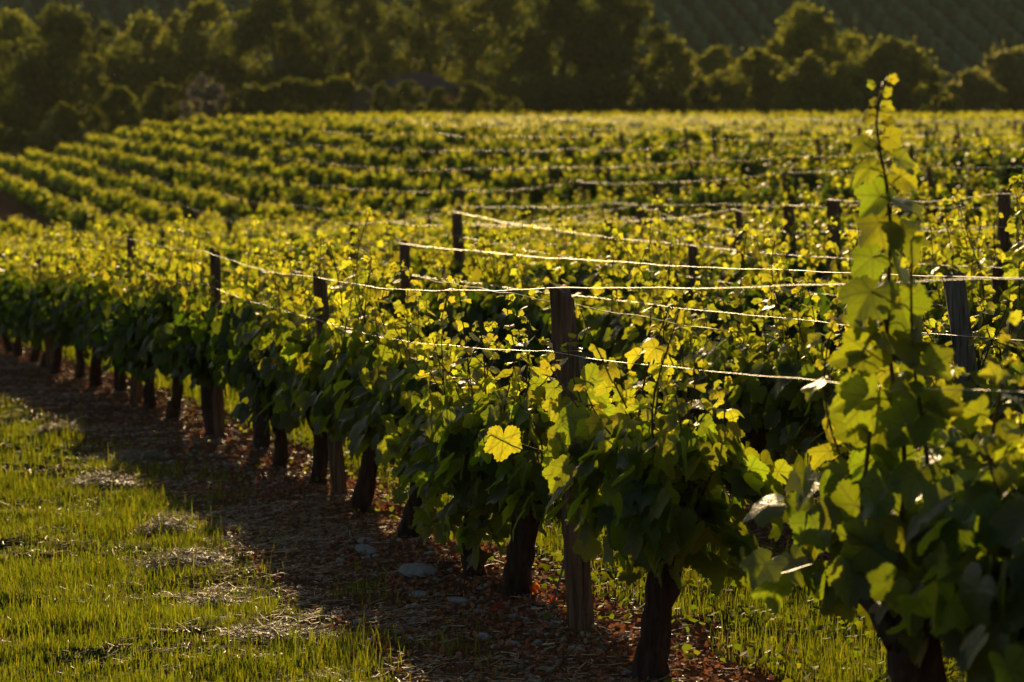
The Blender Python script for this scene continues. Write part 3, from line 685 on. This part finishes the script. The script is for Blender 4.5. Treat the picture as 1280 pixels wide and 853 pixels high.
def strands(x, y, n, rng, lmin, lmax, rad, lift=.02, tilt=.18, dark=.3, z=None):
    L = rng.uniform(lmin, lmax, n) * rng.uniform(.4, 1, n); az = rng.random(n) * 6.283; el = np.abs(rng.normal(0, tilt, n)); cv = rng.normal(0, .35, n)
    z = T(x, y) if z is None else z; z = z + np.abs(rng.normal(0, lift, n)) + .004; pts = []
    for e in (0, .33, .67, 1.0):
        a = az + cv * e * 1.5; pts.append(np.stack([x + L * (e - .5) * np.cos(a), y + L * (e - .5) * np.sin(a), z + L * e * np.sin(el) * .8], -1))
    f = np.stack([-np.sin(az) * rad, np.cos(az) * rad, np.abs(rng.normal(0, .6, n)) * rad], -1)
    V = np.stack([q for p_ in pts for q in (p_ - f, p_ + f)], 1).reshape(-1, 3); i = np.arange(n) * 8
    q = np.concatenate([np.stack([i + 2 * a, i + 2 * a + 1, i + 2 * a + 3, i + 2 * a + 2], -1) for a in range(3)])
    c = np.array([.42, .33, .19]) * rng.uniform(dark, 1.25, (n, 1)) * np.array([1, 1, 1]) + rng.normal(0, .015, (n, 3))
    return V, [q], np.repeat(np.clip(c, .02, .8), 8, 0)
def spread(u0, u1, y0, y1, n, rng, patch):
    y = y0 + (y1 - y0) * rng.random(n) ** 1.4; u = np.clip(rng.normal((u0 + u1) / 2, (u1 - u0) / 3.4, n), u0 - .4, u1 + .4); x = u_x(u, y)
    pn = -(wob(x, y, 2.2, 5) + .6 * wob(x, y, 6.5, 9)) + .3 * rng.standard_normal(n); ok = (np.abs(x) < .2118 * y * 1.12 + .2) & (pn > patch)
    return x[ok], y[ok]
S = []
for u0, u1, y0, y1, n, pa in ((-2.0, .2, 6.6, 15, 19000, -.15), (-1.9, .5, 13, 30, 10000, -.2), (-3.6, -1, 6.8, 18, 3500, .3), (1.5, 2.5, 8, 20, 5000, -.4), (-1.3, .3, 28, 48, 2500, -.5)):
    x, y = spread(u0, u1, y0, y1, n, R, pa); S.append(strands(x, y, len(x), R, .03, .13, .0013 * (1 + y.mean() / 25), .008))
VS, PS = join([(v, p) for v, p, _ in S])
link('straw', mesh('straw', VS, PS, M_STRAW, np.concatenate([s[2] for s in S])), kind='stuff', label='loose dry straw strewn along the lawn edge and under the vines', cat='straw')
C_ = []
for u0, u1, y0, y1, n in ((-1.0, .55, 6.6, 16, 15000), (-.9, .55, 15, 40, 6000), (1.4, 2.6, 8, 24, 4000)):
    x, y = spread(u0, u1, y0, y1, n, R, -.9); n = len(x); p = np.stack([x, y, T(x, y) + np.abs(R.normal(.006, .008, n))], -1)
    V, tri, _ = leaf_batch(p, R.normal(0, 1, (n, 3)) * [1, 1, .5], R.normal(0, .6, (n, 3)) + [0, 0, 1], R.uniform(.006, .017, n), 3, R, 1.5)
    c = np.array([.30, .12, .055]) * R.uniform(.35, 1.6, (n, 1)) + R.normal(0, .012, (n, 3)); C_.append((V, [tri], np.repeat(np.clip(c, .01, .6), len(LT[3][0]), 0)))
VS, PS = join([(v, p) for v, p, _ in C_])
link('leaf_litter', mesh('leaf_litter', VS, PS, M_CHIP, np.concatenate([s[2] for s in C_]), smooth=False), kind='stuff', label='reddish brown dead leaf litter covering the strip under the vines', cat='litter')
def rock(r, seed, flat=.5, sub=2):
    g = np.random.default_rng(seed); n, m = (7, 10) if sub == 2 else (4, 5); ph = np.linspace(0, np.pi, n + 2)[1:-1]; th = np.arange(m) / m * 6.283
    D = np.stack([np.sin(ph)[:, None] * np.cos(th), np.sin(ph)[:, None] * np.sin(th), np.cos(ph)[:, None] * np.ones(m)], -1).reshape(-1, 3); D = np.vstack([D, [[0, 0, 1], [0, 0, -1]]])
    rr = np.full(len(D), 1.0)
    for _ in range(7): v = g.normal(0, 1, 3); v /= np.linalg.norm(v); rr = np.minimum(rr, g.uniform(.62, .9) / np.maximum((D @ v), .05))
    V = D * rr[:, None] * np.array([1, g.uniform(.55, .85), flat]) * r * 1.2
    i = np.arange(n - 1)[:, None] * m; j = np.arange(m)[None]; j2 = (j + 1) % m; q = np.stack([i + j, i + m + j, i + m + j2, i + j2], -1).reshape(-1, 4)
    jj = np.arange(m); jn = (jj + 1) % m; L = (n - 1) * m; k = n * m
    return V, [q, np.concatenate([np.stack([jj, jn, np.full(m, k)], -1), np.stack([L + jn, L + jj, np.full(m, k + 1)], -1)])]
rk = []; ct = []
for i in range(900):
    y = 7 + 13 * R.random() ** 1.3; u = R.normal(-.35, .4); x = u_x(u, y)
    V, p = rock(R.uniform(.006, .024), i, .5, 1); a = R.random() * 6.3
    V = np.stack([V[:, 0] * math.cos(a) - V[:, 1] * math.sin(a), V[:, 0] * math.sin(a) + V[:, 1] * math.cos(a), V[:, 2]], -1)
    rk.append((V + [x, y, t1(x, y) + .003], p)); ct.append(np.tile(np.array([.27, .25, .22]) * R.uniform(.5, 1.3), (len(V), 1)))
V, p = join(rk)
link('gravel', mesh('gravel', V, p, M_GRAVEL, np.concatenate(ct), smooth=False), kind='stuff', label='small limestone chips scattered at the foot of the front row', cat='gravel')

for i, (px, py, wpx, lab) in enumerate([(458, 694, 32, 'flat pale stone left of the bare leaning trunk, lower of two'), (456, 680, 24, 'flat pale stone left of the bare leaning trunk, upper of two'),
        (521, 721, 48, 'largest pale stone, tilted, just in front of the bare leaning trunk'), (574, 758, 30, 'rounded pale stone alone before the short thick trunk'),
        (522, 749, 24, 'low pale stone half buried below the largest tilted stone'), (536, 697, 20, 'little stone wedged at the foot of the bare leaning trunk'),
        (697, 786, 24, 'small grey stone beside the base of the brown post'), (640, 812, 22, 'small grey stone in the shaded litter below the red leaves'),
        (724, 818, 20, 'small pale stone in front of the brown post foot'), (600, 800, 18, 'small grey stone in the shaded grass edge of the litter')]):
    p = on_ground(px, py); r = wpx / F * p[1] / 2
    link('stone', mesh('stone', *rock(r * .95, 500 + i, .36), M_STONE, smooth=False), None, (p[0], p[1], p[2] + r * .12), (R.normal(0, .15), R.normal(0, .15), R.random() * .8 - .4), label=lab, cat='stone', group='pale stones under the front row')
for i, (px, py, wpx, lab) in enumerate([(125, 612, 74, 'darkest straw clump on the lawn, rounded mound'), (72, 543, 50, 'farther straw clump, small low ridge on the lawn'),
        (205, 672, 60, 'straw clump between the dark rounded mound and the long raked one'), (225, 712, 92, 'long raked straw clump lying across the lawn edge'),
        (265, 765, 70, 'loose flat straw clump with pale stalks sticking up'), (340, 805, 96, 'broad straw clump near the bottom of the lawn'), (165, 575, 60, 'thin straw clump with upright pale stalks')]):
    p = on_ground(px, py); w = wpx / F * p[1] * 1.3; n = 760; g = np.random.default_rng(600 + i)
    a, q = g.random(n) * 6.283, np.sqrt(g.random(n)); X, Y = w * .55 * q * np.cos(a), w * .42 * q * np.sin(a); hh = (.08 if i < 4 else .05) * (1 - q ** 2)
    zz = T(p[0] + X, p[1] + Y) - p[2] + hh * g.uniform(.55, 1.05, n)
    V, P_, c = strands(X, Y, n, g, .05, .16, .0015, .004, .22, .25, zz)
    a2 = np.arange(14) / 14 * 6.283; rings = [(1.0, -.01), (.8, .35), (.5, .8), (.2, 1.0)]
    Vc = np.concatenate([np.stack([w * .52 * q * np.cos(a2) * (1 + .1 * g.standard_normal(14)), w * .40 * q * np.sin(a2), (hz_ if q < 1 else 1) * hm * (1 + .15 * g.standard_normal(14)) - .004], -1) for q, hz_ in rings for hm in [(.055 if i < 4 else .03)]])
    Vc[:14, 2] = -.02; Vc[:, 2] += T(p[0] + Vc[:, 0], p[1] + Vc[:, 1]) - p[2]
    jj = np.arange(14); qd = np.concatenate([np.stack([14 * b + jj, 14 * b + (jj + 1) % 14, 14 * b + 14 + (jj + 1) % 14, 14 * b + 14 + jj], -1) for b in range(3)])
    Vc = np.vstack([Vc, Vc[-14:].mean(0)]); tcap = np.stack([42 + jj, 42 + (jj + 1) % 14, np.full(14, 56)], -1)
    V, P_ = join([(V, P_), (Vc, [qd, tcap])]); c = np.vstack([c, np.tile([.10, .075, .04], (len(Vc), 1))])  # dark core colour stands in for the shade of the backlit clump
    link('straw_clump', mesh('straw_clump', V, P_, M_STRAW, c * (.8 if i else .6)), None, tuple(p), label=lab, cat='straw clump', group='raked straw clumps on the lawn')
for i, (px, py, lab) in enumerate([(623, 768, 'bright red dried leaf nearest the short thick trunk'), (667, 744, 'bright red dried leaf at the foot of the slim leaning trunk'), (691, 758, 'small orange dried leaf close to the brown post base')]):
    p = on_ground(px, py + 4); g = np.random.default_rng(20 + i)
    V, tri, uv = leaf_batch(np.array([[0, 0, .035], [.01, 0, .03], [-.012, .01, .02]]), np.array([[.4, -.2, -.6], [-.6, 0, .5], [-.5, .2, -.7]]), np.array([[.1, -1, .4], [0, -1, .2], [.3, -1, 0.]]), np.array([.026, .022, .02]) * (1.2 if i < 2 else .8), 1, g, 2.0)
    link('dry_leaf', mesh('dry_leaf', V, [tri], M_REDLEAF, np.tile(g.random(3), (len(V), 1))), None, tuple(p), label=lab, cat='dry leaf', group='red dried leaves')
def twig(name, pts, rad, lab, fork=None, mat=None):
    parts = [tube(np.array(pts), np.linspace(rad, rad * .45, len(pts)), 5, .1)]
    if fork is not None: parts.append(tube(np.array(fork), np.linspace(rad * .7, rad * .3, len(fork)), 4, .1))
    base = np.array(pts[0]); V, p = join(parts)
    return link(name, mesh(name, V - base, p, mat or M_TWIG), None, tuple(base), label=lab, cat='twig', group='fallen twigs')
for px, py, lab, L in ((402, 768, 'bleached forked twig at the corner of sunlit lawn and shadow', .16), (515, 775, 'curved pale twig lying below the largest tilted stone', .22), (88, 470, 'tiny pale twig on the far lawn edge', .2),
                       (232, 560, 'short bleached twig on the lawn near the shadow edge', .2), (262, 640, 'long thin twig lying where the shadow begins', .3), (770, 800, 'dark twig lying right of the brown post base', .35), (350, 690, 'pale curved twig lying in the shaded straw strip', .2)):
    p = on_ground(px, py); a = R.random() * 3.1; d = np.array([math.cos(a), math.sin(a), 0]); s = np.array([-d[1], d[0], 0]); b = R.normal(0, .15)
    pts = [p + d * L * e + s * b * L * math.sin(e * 3) + [0, 0, .012 + .03 * e] for e in np.linspace(0, 1, 7)]
    twig('twig', pts, .0042, lab, [pts[3], pts[3] + (d + s) * L * .25 + [0, 0, .03], pts[3] + (d * 1.6 + s * 1.3) * L * .3 + [0, 0, .05]])
g0 = on_ground(688, 772); yy = g0[1]
twig('twig', [g0 - [0, 0, .02], P(697, 740, yy), P(708, 700, yy), P(715, 660, yy), P(716, 625, yy), P(712, 590, yy)], .006, 'dark bare sucker shoot rising up beside the brown post')
y8 = 8.35; pts = [P(664, 890, y8), P(688, 849, y8), P(705, 831, y8), P(723, 811, y8), P(743, 789, y8)]
w = twig('weed_stalk', pts, .004, 'pale budding weed stalk leaning across the bottom edge of the picture', [P(705, 831, y8), P(704, 818, y8 - .02), P(707, 804, y8 - .03)], M_CANE)
w['category'] = 'weed'; del w['group']
M_BUD = simple('pale green bud', [(.3, (.16, .15, .07)), (.7, (.26, .24, .12))], 30, .2)
for px, py in ((743, 788), (736, 799), (729, 797), (713, 816), (706, 803), (733, 807), (697, 836)):
    V, p = rock(.0065, px, 1.3); link('bud', mesh('weed_bud', V, p, M_BUD), w, tuple(P(px, py, y8) - np.array(pts[0])))

# ------------------------------------------------------------------ trees, bushes, house beyond the vines
def tree(name, px, y, top_py, hw_px, label, cat, mat=None, seed=0, dense=1.0, squash=1.0, bush=False, young=.3, group='trees beyond the vineyard'):
    g = np.random.default_rng(800 + seed); mat = mat or M_TREE
    x = (px - 640) / F * y; gz = t1(x, y); H = EYE + (HOR - top_py) / F * y - gz; W = hw_px / F * y
    r = empty(name, (x, y, gz), label=label, cat=cat, group=group)
    zb = 0.05 * H if bush else .16 * H; nc = int(26 * (1 if not bush else .6)); P_, N_, parts = [], [], []
    th = max(.12, .028 * H)
    tz = np.linspace(-.2, H * (.8 if not bush else .5), 9); tpts = np.stack([.04 * W * np.sin(tz * .7 + seed), .04 * W * np.cos(tz * .6 + seed), tz], -1)
    parts.append(tube(tpts, np.interp(np.linspace(0, 1, 9), [0, .1, 1], [th * 1.4, th, th * .2]), 8, .06, g))
    nc = int(nc * 2.1); lobes = 1 + .28 * np.sin(np.arange(3) * 2.1 + seed)
    for c in range(nc):
        f = (c + .5) / nc; zc = zb + (H - zb) * (.06 + .9 * f); a = c * 2.4 + g.normal(0, .6)
        env = np.interp(f, [0, .15, .45, .75, 1], [.62, .95, 1, .72, .16]) * (1 + .25 * math.sin(3 * a + seed) + .15 * g.standard_normal())
        q = g.random() ** .45; cr = W * g.uniform(.12, .33) * (1 if f < .8 else .75)
        cc = np.array([math.cos(a) * W * env * q, math.sin(a) * W * env * q, zc + g.normal(0, .04 * H)]); cc[2] = min(cc[2], H - cr * .5)
        n = int(190 * dense * (cr / W / .22) ** 1.3); d = g.normal(0, 1, (n, 3)); d /= np.linalg.norm(d, axis=1)[:, None]
        rad = cr * (g.random(n) ** .45) * (1 + .5 * np.clip(g.standard_normal(n), -1, 2.2) * (g.random(n) < .35))
        p = cc + d * rad[:, None] * np.array([1, 1, g.uniform(.7, 1.25)]); ok = p[:, 2] > .03 * H; P_.append(p[ok]); N_.append(d[ok])
        if c % (3 if not bush else 6) == 0:
            s0 = tpts[min(8, int(8 * min(1, max(.1, (cc[2] - .25 * W) / (H * .85)))))]; e = np.linspace(0, 1, 5)[:, None]
            parts.append(tube(s0 + (cc - s0) * e + np.array([0, 0, .06 * H]) * np.sin(e * 3.14) * .5, np.linspace(th * .4, th * .08, 5), 5, .06, g))
    p = np.concatenate(P_); d = np.concatenate(N_); n = len(p); ls = np.clip(W * .055, .09, .22) * g.uniform(.6, 1.3, n)
    V, tri, _ = leaf_batch(p, g.normal(0, 1, (n, 3)) + [0, 0, -.5], d * .7 + g.normal(0, .7, (n, 3)), ls, 3, g, 1.0)
    tint = np.repeat(np.stack([g.random(n), np.clip(g.normal(young, .22, n), 0, 1), g.random(n)], -1), len(LT[3][0]), 0)
    link('trunk', mesh('tree_trunk', *join(parts), M_TRUNK), r); link('crown', mesh('tree_crown', V, [tri], mat, tint), r); return r
TREES = [
    ('broadleaf_tree', 20, 262, 20, 60, 'hazy green tree at the corner of the far tree line', None, 1, .3), ('broadleaf_tree', 82, 236, 14, 84, 'broad dark rounded tree behind the bushes at the vineyard corner', None, 1.2, .15),
    ('broadleaf_tree', 185, 255, 25, 60, 'greenish tree filling the gap beside the broad dark rounded tree', None, 1, .4), ('broadleaf_tree', 255, 258, 8, 70, 'tall green tree behind the grey blossoming bush', None, 1, .45),
    ('broadleaf_tree', 345, 246, -14, 82, 'very tall dense tree behind the clipped hedge', None, 1.2, .2), ('broadleaf_tree', 440, 262, -16, 80, 'very tall dark tree rising behind the end of the house', None, 1.1, .25),
    ('broadleaf_tree', 540, 250, -12, 78, 'loose-leaved tall tree with light showing through, over the slate roof', None, .62, .5), ('broadleaf_tree', 625, 258, -14, 66, 'tall thin-crowned tree between the house and the dark wood edge', None, .7, .45),
    ('broadleaf_tree', 705, 232, -16, 82, 'darkest tall tree reaching the ground right of the house', None, 1.3, .0), ('broadleaf_tree', 768, 236, -10, 56, 'tall tree at the end of the dark wood before the open hillside', None, 1.2, .2),
    ('bushy_tree', 838, 246, 48, 42, 'lower rounded tree stepping down beside the end of the dark wood', None, 1, .4), ('bushy_tree', 893, 262, 62, 40, 'small pale green tree below the striped hillside', None, 1, .55),
    ('broadleaf_tree', 1005, 250, 14, 66, 'large domed tree standing alone against the striped hillside', None, 1.3, .3), ('bushy_tree', 945, 240, 66, 52, 'bushy tree in front of the large domed tree, pale side', None, 1.1, .4),
    ('bushy_tree', 1010, 228, 74, 46, 'dark bushy tree low before the middle of the large domed tree', None, 1.2, .2), ('bushy_tree', 1112, 238, 54, 56, 'rounded dark tree behind the tip of the tall vine shoot', None, 1.3, .25),
    ('willow', 1212, 240, 92, 34, 'small pale silvery willow at the foot of the hillside', 'W', 1.1, .4), ('willow', 1268, 246, 66, 54, 'larger pale silvery willow at the picture edge', 'W', 1.2, .5)]
for i, (nm, px, y, tp, hw, lab, mk_, de, yg) in enumerate(TREES): tree(nm, px, y, tp, hw, lab, 'tree', M_WILLOW if mk_ else M_TREE2 if px > 800 or px < 60 or 150 < px < 270 else None, i, de, 1.0, False, yg)  # paler leaf colour on the left crowns also stands in for amber flare
BUSHES = [(28, 208, 124, 32, 'dark rounded bush at the corner of the vineyard', None, .25), (78, 208, 130, 24, 'small bush with lit yellowish top beside the dark corner bush', None, .5), (122, 222, 72, 34, 'tall light green bush rising over the dark low ones', None, .75),
          (148, 206, 112, 36, 'dark dome-shaped bush below the tall light green bush', None, .2), (205, 212, 106, 34, 'brownish dark bush beside the grey blossoming one', None, .2), (258, 208, 95, 30, 'grey bush with pale blossom on its top', 'G', .75),
          (310, 210, 108, 30, 'low reddish brown bush between blossom bush and hedge', None, .3), (510, 197, 103, 27, 'clipped ball-shaped bush in front of the slate-roofed house', None, .5), (592, 206, 104, 30, 'rounded bush at the red end of the house', None, .35),
          (628, 204, 122, 24, 'low bush between the house and the darkest tall tree', None, .2), (447, 212, 112, 26, 'dark bush between the hedge and the house', None, .2), (478, 199, 106, 24, 'dark low bush hiding the wall between shed and clipped ball-shaped bush', None, .2), (548, 198, 111, 22, 'dark low bush hiding the middle of the house wall', None, .2),
          (745, 222, 95, 60, 'dark undergrowth bush under the tall wood edge', None, .1), (665, 220, 100, 50, 'dark undergrowth bush under the darkest tall tree', None, .1), (820, 224, 100, 50, 'dark bush at the foot of the lower rounded tree', None, .2),
          (900, 226, 98, 48, 'low olive bush under the small pale green tree', None, .35), (1060, 232, 96, 46, 'low dark bush between the domed tree and the rounded dark tree', None, .2), (1160, 244, 104, 34, 'low dark bush between the rounded dark tree and the small willow', None, .25)]
for i, (px, y, tp, hw, lab, mk_, yg) in enumerate(BUSHES): tree('bush', px, y, tp, hw, lab, 'bush', M_GREYBUSH if mk_ else None, 40 + i, .9, 1.15, True, yg, 'bushes along the vineyard edge')
hr = empty('hedge', (P(378, 0, 206)[0], 206, t1(P(378, 0, 206)[0], 206)), label='long bushy hedge with an uneven lit top beside the house', cat='hedge')
n = 5200; x = R.uniform(-4.6, 4.6, n); yy = R.uniform(-.9, .9, n); z = (3.9 + .75 * wob(x, x * 0, .8, 3) + .3 * wob(x, yy, 3, 1)) * R.random(n) ** .5 + .12 * R.standard_normal(n); x = x + .15 * R.standard_normal(n)
V, tri, _ = leaf_batch(np.stack([x, yy, z], -1), R.normal(0, 1, (n, 3)), R.normal(0, 1, (n, 3)) + [0, 0, .6], R.uniform(.1, .24, n), 3, R)
link('foliage', mesh('hedge_foliage', V, [tri], M_TREE, np.repeat(np.stack([R.random(n), np.clip(R.normal(.3, .2, n), 0, 1), R.random(n)], -1), len(LT[3][0]), 0)), hr)
link('stems', mesh('hedge_stems', *join([tube(np.array([[a, 0, -.2], [a + .1, .1, 1.5], [a, 0, 3.2]]), [.09, .07, .03], 6) for a in np.linspace(-4, 4, 9)]), M_TRUNK), hr)

hy_ = 214.0; hxp = P(522, 0, hy_)[0]; hg = t1(hxp, hy_)
ho = empty('house', (hxp, hy_, hg), label='low house with a hipped dark slate roof among the trees', cat='house')
def hz(py): return EYE + (HOR - py) / F * hy_ - hg
ev, ap = hz(115), hz(91); W, Dp = 3.9, 3.2
wv, wp = join([box(-W, W, -Dp, -Dp + .3, -.3, ev), box(-W, W, Dp - .3, Dp, -.3, ev), box(-W, -W + .3, -Dp + .3, Dp - .3, -.3, ev), box(W - .3, W, -Dp + .3, Dp - .3, -.3, ev)])
link('wall', mesh('house_wall', wv, wp, M_RENDER, smooth=False), ho)
o_ = .35; RV = np.array([[-W - o_, -Dp - o_, ev + .01], [W + o_, -Dp - o_, ev + .01], [W + o_, Dp + o_, ev + .01], [-W - o_, Dp + o_, ev + .01], [-.5, 0, ap], [.8, 0, ap],
                         [-W - o_, -Dp - o_, ev + .16], [W + o_, -Dp - o_, ev + .16], [W + o_, Dp + o_, ev + .16], [-W - o_, Dp + o_, ev + .16]])
link('roof', mesh('house_roof', RV, [np.array([[6, 7, 5, 4], [8, 9, 4, 5], [0, 1, 7, 6], [1, 2, 8, 7], [2, 3, 9, 8], [3, 0, 6, 9], [3, 2, 1, 0]]), np.array([[7, 8, 5], [9, 6, 4]])], M_SLATE, smooth=False), ho)
def wpart(name, x0, x1, z0, z1, mat, frame=None):
    f = link(name, mesh(name, *box(x0, x1, -Dp - .06, -Dp + .05, z0, z1), mat, smooth=False), ho)
    if frame: link('pane', mesh('window_pane', *box(x0 + .08, x1 - .08, -Dp - .08, -Dp - .062, z0 + .08, z1 - .08), frame, smooth=False), f)
    return f
wpart('door', 2.2, 3.4, 0, ev - .5, M_REDWOOD); wpart('window', -2.6, -1.6, 1.0, 2.3, M_WHITE, M_GLASS); wpart('window', .6, 1.6, 1.0, 2.3, M_WHITE, M_GLASS)
sh = P(456, 0, 206)[0]; sg = t1(sh, 206)
so = empty('shed', (sh, 206, sg), label='small shed with a pale gable beside the house', cat='shed')
sa, sb = EYE + (HOR - 121) / F * 206 - sg, EYE + (HOR - 112) / F * 206 - sg
link('wall', mesh('shed_wall', np.array([[-1, -1.2, -.2], [1, -1.2, -.2], [1, 1.2, -.2], [-1, 1.2, -.2], [-1, -1.2, sa], [1, -1.2, sa], [1, 1.2, sa], [-1, 1.2, sa], [0, -1.2, sb], [0, 1.2, sb]]),
     [np.array([[0, 1, 5, 4], [1, 2, 6, 5], [2, 3, 7, 6], [3, 0, 4, 7]]), np.array([[4, 5, 8], [6, 7, 9]])], M_TRUNK, smooth=False), so)
link('roof', mesh('shed_roof', np.array([[-1.2, -1.4, sa - .12], [0, -1.4, sb + .04], [1.2, -1.4, sa - .12], [-1.2, 1.4, sa - .12], [0, 1.4, sb + .04], [1.2, 1.4, sa - .12],
     [-1.2, -1.4, sa - .04], [0, -1.4, sb + .12], [1.2, -1.4, sa - .04], [-1.2, 1.4, sa - .04], [0, 1.4, sb + .12], [1.2, 1.4, sa - .04]]),
     [np.array([[6, 7, 10, 9], [7, 8, 11, 10], [0, 3, 4, 1], [1, 4, 5, 2], [0, 1, 7, 6], [1, 2, 8, 7], [0, 6, 9, 3], [2, 5, 11, 8], [3, 9, 10, 4], [4, 10, 11, 5]])], M_SLATE, smooth=False), so)

# a person standing beyond the last vines
px_ = P(1232, 0, 190)[0]; pg = t1(px_, 190); pr = empty('person', (px_, 190, pg), .5, label='tiny far person in grey shirt and blue trousers beyond the vines', cat='person')
def skin_mesh(name, verts, edges, rads, mat, parent):
    me = bpy.data.meshes.new(name); me.from_pydata(verts, edges, []); o = link(name, me, parent)
    md = o.modifiers.new('skin', 'SKIN'); me.skin_vertices.new() if not me.skin_vertices else None
    for v, rr in zip(me.skin_vertices[0].data, rads): v.radius = rr if isinstance(rr, tuple) else (rr, rr)
    me.skin_vertices[0].data[0].use_root = True; s = o.modifiers.new('sub', 'SUBSURF'); s.levels = 1; s.render_levels = 2; me.materials.append(mat); return o
bv = [(0, 0, .95), (0, .02, 1.15), (0, .02, 1.38), (0, 0, 1.5), (0, -.03, 1.58), (0, -.04, 1.68), (0, -.02, 1.75), (-.17, .02, 1.40), (-.25, 0, 1.13), (-.18, -.18, .98), (-.16, -.25, .95), (.17, .02, 1.40), (.25, 0, 1.13), (.22, -.12, .9), (.22, -.16, .84),
      (-.10, 0, .88), (-.11, -.02, .48), (-.11, .02, .08), (-.11, -.12, .03), (.10, 0, .88), (.11, -.02, .48), (.11, .02, .08), (.11, -.12, .03)]
be = [(0, 1), (1, 2), (2, 3), (3, 4), (4, 5), (5, 6), (2, 7), (7, 8), (8, 9), (9, 10), (2, 11), (11, 12), (12, 13), (13, 14), (0, 15), (15, 16), (16, 17), (17, 18), (0, 19), (19, 20), (20, 21), (21, 22)]
br = [(.15, .11), (.13, .1), (.16, .11), .055, .075, .095, .07, .06, .045, .035, .04, .06, .045, .035, .04, .085, .06, .045, .04, .085, .06, .045, .04]
skin_mesh('body', bv, be, br, M_SKIN, pr)
skin_mesh('shirt', [bv[i] for i in (0, 1, 2, 7, 8, 11, 12)], [(0, 1), (1, 2), (2, 3), (3, 4), (2, 5), (5, 6)], [(.175, .135), (.16, .125), (.185, .135), .08, .065, .08, .065], M_SHIRT, pr)
skin_mesh('trousers', [bv[i] for i in (0, 15, 16, 17, 19, 20, 21)], [(0, 1), (1, 2), (2, 3), (0, 4), (4, 5), (5, 6)], [(.165, .125), .105, .08, .065, .105, .08, .065], M_JEANS, pr)
V, p = rock(.1, 77, 1.0); link('hair', mesh('hair', V * np.array([1, 1, .8]) + np.array([0, 0, 1.745]), p, M_HAIR), pr)

# sunlit seeds drifting in the air
for i, (px, py) in enumerate([(17, 70), (335, 47), (418, 87), (106, 136), (298, 124), (653, 97), (654, 52), (504, 117), (834, 113), (1032, 17), (933, 73), (1199, 110), (523, 12), (146, 94), (592, 40)]):
    y = R.uniform(15, 34); c = P(px, py, y); rr = .0052 * y / 20 * R.uniform(.7, 1.3); d = R.normal(0, 1, (9, 3)); d /= np.linalg.norm(d, axis=1)[:, None]
    V, p = join([tube(np.array([[0, 0, 0], q * rr * .6, q * rr * 1.3]), [rr * .35, rr * .25, rr * .1], 4) for q in d])
    link('floating_seed', mesh('floating_seed', V, p, M_SEED), None, tuple(c), label='tiny bright seed drifting in the air before the dark trees', cat='seed', group='drifting seeds in the air')
